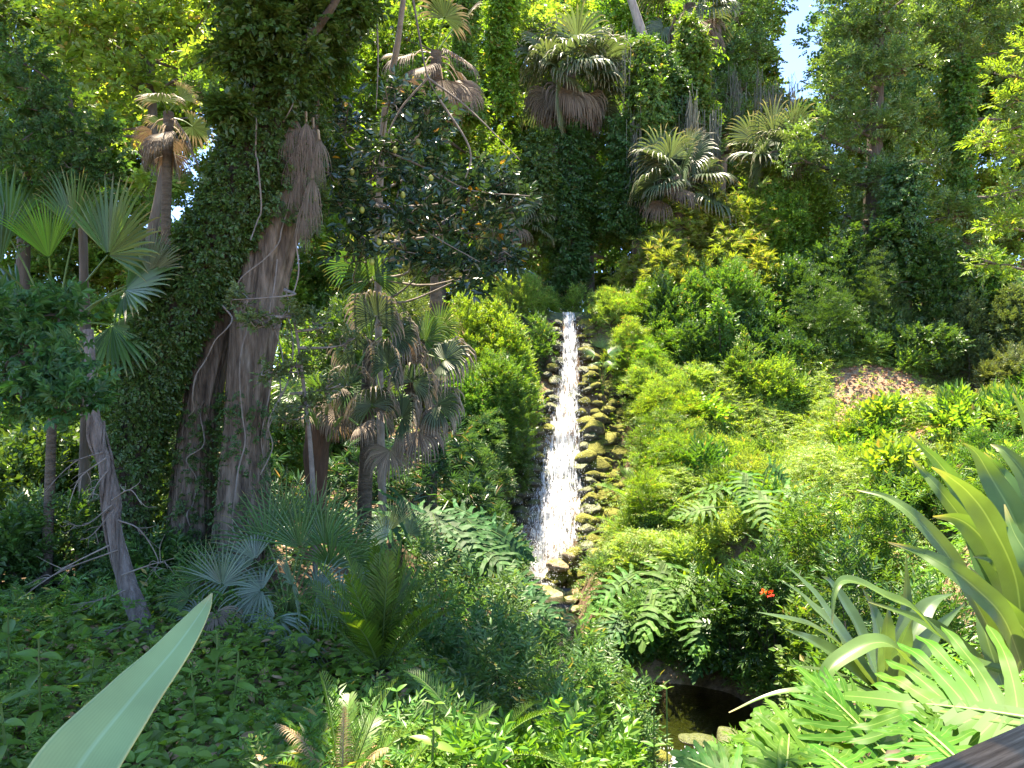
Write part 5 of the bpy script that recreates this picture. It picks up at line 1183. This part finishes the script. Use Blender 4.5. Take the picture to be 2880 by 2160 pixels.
fern('arching fern below the tall one beside the mossy boulders',628,16.6,1.0,12)
fern('light fern at the edge of the sunny slope above the split-leaf plants',662,16.2,.9,12)
fern('small fern in the leafy carpet at the bottom left',335,4.9,.4,9,'mid',(60,15))
fern('small fern beside the near cycad',402,4.7,.45,9,'mid',(60,15))
fern('fern in the shade at the far left',30,7.6,.6,10,'mid',(60,10))
fern('fern in the carpet below the cycad on the right',455,5.3,.5,9,'fern',(70,20))
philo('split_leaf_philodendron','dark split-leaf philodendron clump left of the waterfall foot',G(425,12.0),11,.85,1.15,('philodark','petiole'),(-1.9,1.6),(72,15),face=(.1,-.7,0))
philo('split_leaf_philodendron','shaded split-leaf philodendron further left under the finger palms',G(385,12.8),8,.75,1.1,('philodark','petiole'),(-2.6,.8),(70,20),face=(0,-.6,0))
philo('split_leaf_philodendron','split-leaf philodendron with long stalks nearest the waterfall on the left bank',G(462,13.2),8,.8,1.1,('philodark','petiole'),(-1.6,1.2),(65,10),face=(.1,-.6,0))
philo('split_leaf_philodendron','sunlit split-leaf philodendron on the right bank nearest the stone steps',G(672,13.8),13,.85,1.2,('philo','petiole'),(0,6.283),(78,15),face=(-.1,-.5,0))
philo('split_leaf_philodendron','sunlit split-leaf philodendron in the middle of the right bank',G(712,13.2),13,.85,1.3,('philo','petiole'),(0,6.283),(78,15),face=(-.1,-.5,0))
philo('split_leaf_philodendron','bright split-leaf philodendron furthest up the right bank',G(755,14.2),11,.8,1.1,('philo','petiole'),(0,6.283),(78,15),face=(-.1,-.5,0))
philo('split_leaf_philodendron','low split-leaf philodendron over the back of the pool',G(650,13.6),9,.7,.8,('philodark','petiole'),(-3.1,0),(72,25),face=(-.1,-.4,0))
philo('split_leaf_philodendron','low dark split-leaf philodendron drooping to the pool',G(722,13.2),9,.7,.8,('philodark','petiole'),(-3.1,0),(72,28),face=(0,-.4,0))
# ================================================================== ground cover
water=lambda x,y:(tz(x,y)<-.05)
NEARFALL=lambda x,y:np.abs(x-np.interp(y,CUT[:,1],CUT[:,0]))<np.interp(y,CUT[:,1],CUT[:,3])+.75
BARE=lambda x,y:((((x-10.4)/3.5)**2+((y-19.0)/1.9)**2<1)|(((x-5.8)/1.1)**2+((y-15.7)/.4)**2<1)|(((x-6.6)/.8)**2+((y-18)/.5)**2<1))&(rng.random(len(x))<.85)
cover('leafy_carpet','carpet of heart shaped green leaves under the trees at the lower left','ground cover','cover',pxregion(-60,470,3.2,8.2),9500,S_HL+S_ONE,.105,(.03,.30),1.0,avoid=water,patch=-.8,patchf=1.6)
cover('bank_plants','leafy fringe overhanging the rim of the pool','ground cover','mid',lambda n:(lambda a,r:(2.4+1.5*r*np.cos(a),11.3+1.75*r*np.sin(a)))(rng.uniform(0,6.283,n),rng.uniform(.8,1.5,n)),5200,S_LANCE,.085,(.02,.30),.6)
cover('fallen_leaf_scatter','brown leaves and twigs lying among the leafy carpet','leaf litter','litter',pxregion(-60,470,3.4,8),2200,S_HL,.085,(.02,.20),.9)
cover('leafy_carpet','small feathery plants mixed into the leafy carpet','ground cover','bright',pxregion(-60,470,3.2,8.2),1500,S_COMP,.045,(.10,.40),.8,patch=.1,avoid=water)
cover('leafy_carpet','narrow leaved taller growth in patches of the leafy carpet','ground cover','mid',pxregion(-60,470,3.4,8.2),2600,S_LANCE,.085,(.1,.5),.7,patch=.15,tall=.5,avoid=water)
cover('moss_tufts','small moss and fern tufts growing over the boulders right of the waterfall','moss','lime',lambda n:(lambda s:(np.interp(s,CUT[:,1],CUT[:,0])+np.interp(s,CUT[:,1],CUT[:,3])*rng.uniform(.45,1.5,n),s))(rng.uniform(17.8,23.2,n)),2600,S_SMALL,.035,(.05,.5),.8,patch=.0,patchf=2.2)
cover('moss_tufts','shaded moss and small ferns on the boulders left of the waterfall','moss','dark',lambda n:(lambda s:(np.interp(s,CUT[:,1],CUT[:,0])-np.interp(s,CUT[:,1],CUT[:,3])*rng.uniform(.8,1.5,n),s))(rng.uniform(17.8,22.8,n)),2000,S_SMALL,.04,(.05,.4),.8,patch=.0,patchf=2.2)
cover('creeping_undergrowth','leafy undergrowth on the open ground far left','ground cover','mid',pxregion(-420,-40,4,24),9000,S_BROAD,.10,(.02,.6),.8)
cover('slope_plants','leafy growth at the far right of the hillside','ground cover','covers',pxregion(1060,1500,5,27),12000,S_LANCE,.11,(.02,.6),.8)
cover('creeping_undergrowth','shaded creeping undergrowth among the trunks on the left','ground cover','dark',pxregion(-80,470,7.5,20),9000,S_BROAD,.07,(.02,.35),.8)
cover('leafy_carpet','low leafy growth between the thicket and the pool','ground cover','cover',pxregion(430,660,4.0,9.5),3800,S_HL,.085,(.03,.3),1.0,avoid=water)
cover('slope_plants','sunlit low leafy plants spreading over the right hillside','ground cover','covers',pxregion(600,1080,14,23),24000,S_LANCE,.085,(.02,.36),.8,patch=-.25,avoid=BARE)
cover('slope_plants','feathery lime ground plants on the lower right hillside','ground cover','covers',pxregion(600,960,13,20),11000,S_COMP,.06,(.05,.45),.8,patch=-.1,patchf=.7,avoid=NEARFALL)
cover('slope_plants','deep feathery green growth filling the bank right of the waterfall','ground cover','lime',pxregion(592,830,14.5,22.5),24000,S_COMP,.065,(.05,.75),.8,avoid=NEARFALL)
protos=[]
for v in range(4):
    g=Geo(); mass(g,(0,0,.12),(.34,.34,.30),(S_LANCE,S_BROAD,S_COMP,S_LANCE)[v],(.10,.09,.06,.13)[v],(150,140,70,110)[v],6,.5,True,.5); protos.append(g.mesh('leafy_tuft',[M[('covers','bright','lime','mid')[v]]]))
for k in range(95):
    px=rng.uniform(690,1040); Y=rng.uniform(13.5,22); q=G(px,Y)
    if ((q[0]-10.4)/3.5)**2+((q[1]-19.0)/1.9)**2<1 and rng.random()<.85: continue
    o=bpy.data.objects.new('leafy_tuft',protos[k%4]); COL.objects.link(o); o.location=q.tolist(); o.rotation_euler=(0,0,rng.uniform(0,6.28)); sc_=rng.uniform(.6,1.7); o.scale=(sc_,sc_,sc_*rng.uniform(.7,1.3))
    tag(o,'low leafy tuft scattered over the open sunny hillside','plant','leafy tufts on the sunny hillside')
cover('slope_grass','fine grass and weeds on the right hillside','grass','covers',pxregion(620,1100,9,22),16000,S_LANCE,.05,(.0,.12),.5,patch=-.2,tall=.8,avoid=BARE)
cover('dead_leaf_litter','dry reddish brown leaves lying on the right hillside','leaf litter','litter',pxregion(720,1150,12,23),9000,S_ONE,.10,(.0,.07),.9,patch=-.1)
def blobs_region(n):
    k=rng.random(n)<.65; a=rng.uniform(0,6.283,n); r=np.sqrt(rng.random(n))
    return np.where(k,10.4+3.6*r*np.cos(a),5.8+1.2*r*np.cos(a)),np.where(k,19.0+2.0*r*np.sin(a),15.7+.45*r*np.sin(a))
cover('dead_leaf_litter','rust red needles and dry leaves heaped on the bare patches of the hillside','leaf litter','needles',blobs_region,5200,S_ONE,.10,(.0,.06),.9)
cover('dead_leaf_litter','scattered dry leaves on the shaded ground at the lower left','leaf litter','litter',pxregion(-60,470,3.5,9),700,S_ONE,.09,(.02,.06),.9)
cover('bank_plants','leafy low growth on the near right bank','ground cover','cover',pxregion(640,1200,2.5,13.2),11000,S_LANCE,.09,(.02,.4),.9,avoid=water)
cover('bank_plants','leafy low growth along the rocky stream banks','ground cover','mid',pxregion(420,720,11,18.5),3600,S_COMPN,.08,(.05,.35),.7,avoid=lambda x,y:(tz(x,y)<-.02)|((np.abs(x-(.75+(y-16)*.03))<.62)))
cover('plateau_plants','leafy plants along the top of the bluff','ground cover','mid',pxregion(330,1080,24,31),6500,S_BROAD,.12,(.1,.7),.8,avoid=lambda x,y:(np.abs(x-1.6)<1.3))
# ================================================================== strap-leaved lilies, right foreground
def CX(cx,cy,Y): return P(682.7+cx*.2315,384+cy*.2315,Y)
def lily(label,base,leaves,mat,Y0,wobble=.2):
    o=thing('strap_leaf_lily',label,'lily',base)
    g=Geo(); tube(g,[base-np.array([0,0,.1]),base+np.array([0,0,.06]),base+np.array([0,0,.14])],[.06,.055,.04],8,10); part('bulb',g,M['petiole'],o,True)
    for k,(pts,w,nr,dY) in enumerate(leaves):
        q=[CX(a,b,Y0+c) for a,b,c in pts]; Ym=Y0+pts[len(pts)//2][2]; s=.2315/F*Ym
        g=Geo(); strap(g,q,[w*.75*s,w*.95*s,w*s,w*.9*s,w*.62*s,w*.30*s,.004],nr,40,.30,0,.06,k); part('leaf',g,M[mat],o,True)
b=CX(880,1345,3.7); b[2]=max(b[2]-.1,float(tz(b[0],b[1])))
UP=(0,-.5,.85)
lily('dark strap leaved lily clump with broad arching leaves at the edge of the pool',b,[
 ([(860,1340,0),(700,1110,-.1),(565,905,.0),(430,768,.1)],95,(.5,-.6,.6),0),([(850,1345,0),(700,1150,-.3),(560,1050,-.5),(430,1010,-.6),(318,985,-.6)],70,(.1,-.4,.9),0),([(850,1345,0),(720,1225,-.3),(570,1120,-.4),(440,1058,-.5)],115,(.2,-.7,.7),0),
 ([(870,1345,0),(800,1150,.2),(720,980,.3),(640,860,.35),(600,830,.3)],80,(.4,-.6,.6),0),([(880,1345,0),(860,1180,.1),(830,1000,.2),(775,880,.2)],90,(.3,-.9,.3),0),([(890,1345,0),(930,1150,.2),(965,950,.3),(965,735,.3)],75,(0,-.9,.4),0),
 ([(890,1345,0),(960,1150,.0),(1060,960,.1),(1165,905,.2)],110,(-.3,-.6,.7),0),([(890,1345,0),(1000,1190,-.1),(1100,1060,-.1),(1215,950,-.1)],90,(-.3,-.8,.5),0),([(850,1345,0),(740,1290,-.3),(600,1240,-.4),(445,1215,-.5)],75,(0,-.4,.9),0),
 ([(870,1345,0),(870,1200,-.2),(880,1050,-.3),(890,950,-.3)],105,(0,-1,.2),0),([(880,1345,0),(850,1250,-.35),(845,1160,-.5),(855,1050,-.6)],80,(.1,-1,.2),0),([(890,1345,0),(920,1200,-.3),(960,1080,-.4),(1000,1000,-.4)],110,(-.1,-1,.2),0),
 ([(850,1345,0),(730,1180,.0),(660,1060,.1),(560,960,.15),(500,900,.2),(415,845,.2)],70,(.4,-.6,.6),0),([(860,1345,0),(700,1330,-.4),(560,1310,-.6),(480,1250,-.7)],70,(0,-.3,.9),0)],'strapdark',3.7)
b=CX(1440,1200,2.5); b[2]=b[2]-.35
Y1=2.4
lily('near strap leaved lily with long bright leaves sweeping up over the lower right',b,[
 ([(1470,1200,0),(1440,850,.0),(1330,600,.0),(1240,475,.0),(1150,400,-.05),(1075,358,-.1)],120,(-.5,-.6,.6),0),
 ([(1540,1100,.1),(1500,800,.1),(1430,580,.15),(1330,400,.2),(1270,300,.2),(1213,255,.2)],120,(-.5,-.75,.3),0),
 ([(1520,1100,.2),(1490,700,.3),(1430,480,.35),(1370,370,.4),(1300,295,.4)],90,(-.5,-.75,.3),0),
 ([(1600,900,.0),(1560,400,.1),(1490,160,.1),(1425,40,.1)],80,(-.6,-.7,.4),0),
 ([(1450,1200,.1),(1350,850,.15),(1230,620,.2),(1120,470,.2),(1040,380,.25),(975,308,.25)],72,(-.5,-.7,.5),0),
 ([(1420,1150,.3),(1300,800,.4),(1200,480,.5),(1110,345,.5),(1040,275,.5),(972,208,.5)],72,(-.5,-.6,.6),0),
 ([(1400,1200,.0),(1240,900,-.05),(1130,720,-.05),(1000,575,-.05),(880,490,.0),(752,458,.05)],84,(-.3,-.6,.7),0),
 ([(1470,1230,-.1),(1390,1020,-.15),(1280,895,-.15),(1150,795,-.15),(1020,725,-.1),(888,684,-.1)],105,(-.3,-.65,.7),0),
 ([(1540,1200,.05),(1460,950,.1),(1380,780,.1),(1270,640,.1),(1180,580,.1),(1080,572,.1)],160,(-.4,-.7,.6),0),
 ([(1420,1250,-.05),(1260,1200,-.1),(1100,1080,-.15),(990,970,-.15),(880,920,-.2),(770,862,-.2),(690,850,-.25),(655,910,-.28),(645,1035,-.3)],84,(-.1,-.5,.85),0),
 ([(1300,1350,-.1),(1020,1235,-.25),(910,1135,-.3),(830,1118,-.32),(740,1155,-.34),(640,1225,-.36),(590,1340,-.38),(545,1430,-.4),(500,1500,-.42)],100,(0,-.45,.9),0),
 ([(1350,1280,.0),(1220,1150,.0),(1100,1060,.0),(980,1000,.0),(800,940,.0)],75,(-.2,-.6,.75),0),
 ([(1250,1450,-.1),(1000,1400,-.3),(760,1325,-.4),(520,1325,-.45),(360,1350,-.45),(200,1420,-.45)],70,(0,-.3,.95),0),
 ([(1520,1250,.0),(1470,1000,.0),(1420,850,.05),(1340,760,.05),(1255,745,.1)],90,(-.5,-.75,.4),0),
 ([(1560,1250,-.05),(1500,1100,-.1),(1420,1000,-.1),(1330,900,-.1),(1240,790,-.05)],100,(-.5,-.7,.5),0),
 ([(1380,1300,.1),(1320,1120,.15),(1290,1000,.2),(1270,900,.2)],90,(0,-1,.2),0),
 ([(1620,1000,.2),(1580,700,.25),(1500,430,.3),(1400,300,.35),(1330,260,.4)],100,(-.5,-.75,.3),0),
 ([(1620,1200,-.1),(1560,900,-.1),(1500,760,-.1),(1430,640,-.05),(1390,520,.0)],110,(-.5,-.7,.4),0)],'strap',Y1)
# ================================================================== big split leaves, lower right
o=thing('split_leaf_philodendron','near split-leaf philodendron with big wavy glossy leaves beside the wooden rail','philodendron',CX(1250,1750,1.9))
root=CX(1250,1900,1.9)
for k,(b,t,nr,L,W,nl,Y) in enumerate([
  ((1640,1475,1.55),(960,1340,1.75),(-.12,-.52,.85),1.0,.30,9,0),
  ((870,1600,1.75),(620,1310,1.85),(.35,-.55,.75),1.0,.155,8,0),
  ((420,1680,1.7),(330,1400,1.9),(-.35,-.7,.6),1.0,.10,7,0),((520,1690,1.65),(650,1450,1.8),(.2,-.7,.7),1.0,.13,7,0),((440,1700,1.6),(470,1480,1.75),(0,-.8,.6),1.0,.09,6,0),
  ((1180,1620,1.5),(1000,1440,1.65),(-.1,-.5,.85),1.0,.11,7,0),((1150,1640,1.55),(1130,1410,1.7),(.2,-.8,.6),1.0,.08,6,0),
  ((300,1760,1.7),(20,1600,1.8),(.1,-.6,.8),1.0,.10,8,0),((760,1720,1.5),(600,1560,1.65),(0,-.6,.8),1.0,.11,7,0),((960,1740,1.45),(760,1640,1.6),(0,-.5,.85),1.0,.11,7,0),((220,1790,1.75),(120,1560,1.9),(-.2,-.8,.5),1.0,.08,7,0)]):
    pb=CX(*b); pt=CX(*t); y=pt-pb; L=np.linalg.norm(y)
    g=Geo(); tube(g,[root,root*.5+pb*.5+np.array([.05,0,.02]),pb],[.012,.007],10,6,m=1)
    philo_leaf(g,pb,y,np.array(nr,float),L,W,nl,9,.16,.10,seed=k*5,back=112,base_w=.60,wavz=.022); part('leaf',g,[M['philohero' if k!=7 and k!=10 else 'philo'],M['petiole_lime']],o,True)
g=Geo(); c=CX(875,1625,1.6); g.inst(leaf_hi(.6,.25,.5,8),frames(np.array([[.8,-.2,.3]]),np.array([[.2,-.5,1]]),[.055]),c[None]); solo('fallen_leaf',g,M['fandead'],'curled brown dead leaf lying on the split leaves','leaf',smooth=True)
# ================================================================== foreground blade
o=thing('blade_plant','single broad pale grey-green sword leaf rising across the lower left foreground','plant',P(30,860,.70))
g=Geo(); pts=[(30,860,.70),(78,768,.74),(131,700,.79),(175,648,.84),(201,612,.88),(212,593,.90)]
wpx=[104,80,53,33,16,1]
strap(g,[P(*p) for p in pts],[1.0*w/F*p[2] for w,p in zip(wpx,pts)],(.12,-.92,.38),60,.20,0,.05,3,q=17)
lf=part('leaf',g,M['blade'],o,True); md=lf.modifiers.new('thick','SOLIDIFY'); md.thickness=.002
# ================================================================== wooden rail
a=P(905,771,.75); d=unit(np.array([.21,.131,0])); nrm=np.array([d[1],-d[0],0])  # towards the viewer
def railmat():
    m,nt,N,Lk=nmat('weathered_wood'); out=N('ShaderNodeOutputMaterial'); pb=N('ShaderNodeBsdfPrincipled'); pb.inputs['Roughness'].default_value=.9; pb.inputs['Specular IOR Level'].default_value=.08
    tc=N('ShaderNodeTexCoord'); mp=N('ShaderNodeMapping'); mp.inputs['Rotation'].default_value=(0,0,-math.atan2(d[1],d[0])); mp.inputs['Scale'].default_value=(1,1,1); Lk(tc.outputs['Object'],mp.inputs['Vector'])
    m2=N('ShaderNodeMapping'); m2.inputs['Scale'].default_value=(3,60,60); Lk(mp.outputs[0],m2.inputs['Vector'])
    nz=N('ShaderNodeTexNoise'); nz.inputs['Scale'].default_value=2; nz.inputs['Detail'].default_value=9; nz.inputs['Roughness'].default_value=.7; Lk(m2.outputs[0],nz.inputs['Vector'])
    rp=N('ShaderNodeValToRGB'); e=rp.color_ramp.elements; e[0].position=.3; e[0].color=(.06,.038,.022,1); e[1].position=.72; e[1].color=(.40,.28,.18,1); x=e.new(.5); x.color=(.20,.135,.085,1); Lk(nz.outputs['Fac'],rp.inputs['Fac'])
    Lk(rp.outputs['Color'],pb.inputs['Base Color']); bp=N('ShaderNodeBump'); bp.inputs['Strength'].default_value=.6; bp.inputs['Distance'].default_value=.004; Lk(nz.outputs['Fac'],bp.inputs['Height']); Lk(bp.outputs[0],pb.inputs['Normal']); Lk(pb.outputs[0],out.inputs['Surface']); return m
M['wood']=railmat()
o=thing('wooden_rail','weathered brown timber handrail crossing the bottom right corner','rail',a)
def beam(g,p,q,prof,nrm_):
    """extrude a rounded profile [(sideways,up)] from p to q"""
    t=np.linspace(0,1,80); pr=np.array(prof); up=np.array([0,0,1.])
    A=(p+(q-p)*t[:,None])[:,None]+pr[None,:,0:1]*nrm_+pr[None,:,1:2]*up
    A=A+.0015*sino(A*1.0,14,3,3)[...,None]*up+ .001*sino(A,30,5,2)[...,None]*nrm_
    g.grid(A,wrap=True)
    c0=len(A[0]); 
    for row in (A[0],A[-1]): g.raw(row.copy(),np.arange(c0),np.array([c0]),np.zeros(c0),np.zeros(c0))
def rrect(w,h,r,n=5):
    o_=[]
    for cx,cy,a0 in ((w/2-r,-r,0),(-w/2+r,-r,90),(-w/2+r,-h+r,180),(w/2-r,-h+r,270)):
        for k in range(n): t=math.radians(a0+90*k/(n-1)); o_.append((cx+r*math.cos(t),cy+r*math.sin(t)))
    return o_
g=Geo(); beam(g,a-d*2.2+nrm*.07,a+d*2.4+nrm*.07,rrect(.14,.045,.008),nrm); part('handrail',g,M['wood'],o,True)
for s in (-1.6,1.9):
    g=Geo(); c=a+d*s+nrm*.07; A=[]
    for z in np.linspace(-.047,-1.4,12): A.append([c+np.array([0,0,z])+d*u_+nrm*v_ for u_,v_ in ((-.045,-.045),(.045,-.045),(.045,.045),(-.045,.045))])
    g.grid(np.array(A),wrap=True); part('post',g,M['wood'],o)
# ================================================================== light, sky, camera
SUN_EL=math.radians(79); SUN_AZ=math.radians(-25)   # azimuth from +Y, towards +X
sd=np.array([math.sin(SUN_AZ)*math.cos(SUN_EL),math.cos(SUN_AZ)*math.cos(SUN_EL),math.sin(SUN_EL)])
w=bpy.data.worlds.new('World'); SC.world=w; w.use_nodes=True; nt=w.node_tree; bg=nt.nodes['Background']
sky=nt.nodes.new('ShaderNodeTexSky'); sky.sky_type='NISHITA'; sky.sun_disc=False; sky.sun_elevation=SUN_EL; sky.sun_rotation=SUN_AZ; sky.air_density=1.0; sky.dust_density=.0; sky.ozone_density=6.0; sky.altitude=6500
nt.links.new(sky.outputs[0],bg.inputs['Color']); bg.inputs['Strength'].default_value=.15
L=bpy.data.lights.new('sun','SUN'); L.energy=3.7; L.angle=math.radians(.5); L.color=(1,.96,.90)
so=bpy.data.objects.new('sun',L); COL.objects.link(so); so.rotation_euler=Vector([-float(v) for v in sd]).to_track_quat('-Z','Y').to_euler(); so.location=(0,0,40)
cam=bpy.data.cameras.new('camera'); cam.lens=27; cam.sensor_width=36; cam.clip_start=.05; cam.clip_end=2000
co=bpy.data.objects.new('camera',cam); COL.objects.link(co); co.location=CAM.tolist(); co.rotation_euler=(math.pi/2+PITCH,0,0); SC.camera=co
SC.view_settings.view_transform='Standard'; SC.view_settings.look='None'; SC.view_settings.gamma=1; SC.view_settings.exposure=2.95
SC.view_settings.use_white_balance=True; SC.view_settings.white_balance_temperature=8000; SC.view_settings.white_balance_tint=10
SC.render.engine='CYCLES'; cy=SC.cycles
cy.max_bounces=6; cy.diffuse_bounces=3; cy.glossy_bounces=2; cy.transmission_bounces=4; cy.transparent_max_bounces=10; cy.caustics_reflective=False; cy.caustics_refractive=False
cy.sample_clamp_indirect=6
for o_ in bpy.data.objects:
    if 'wo' in o_: del o_['wo']
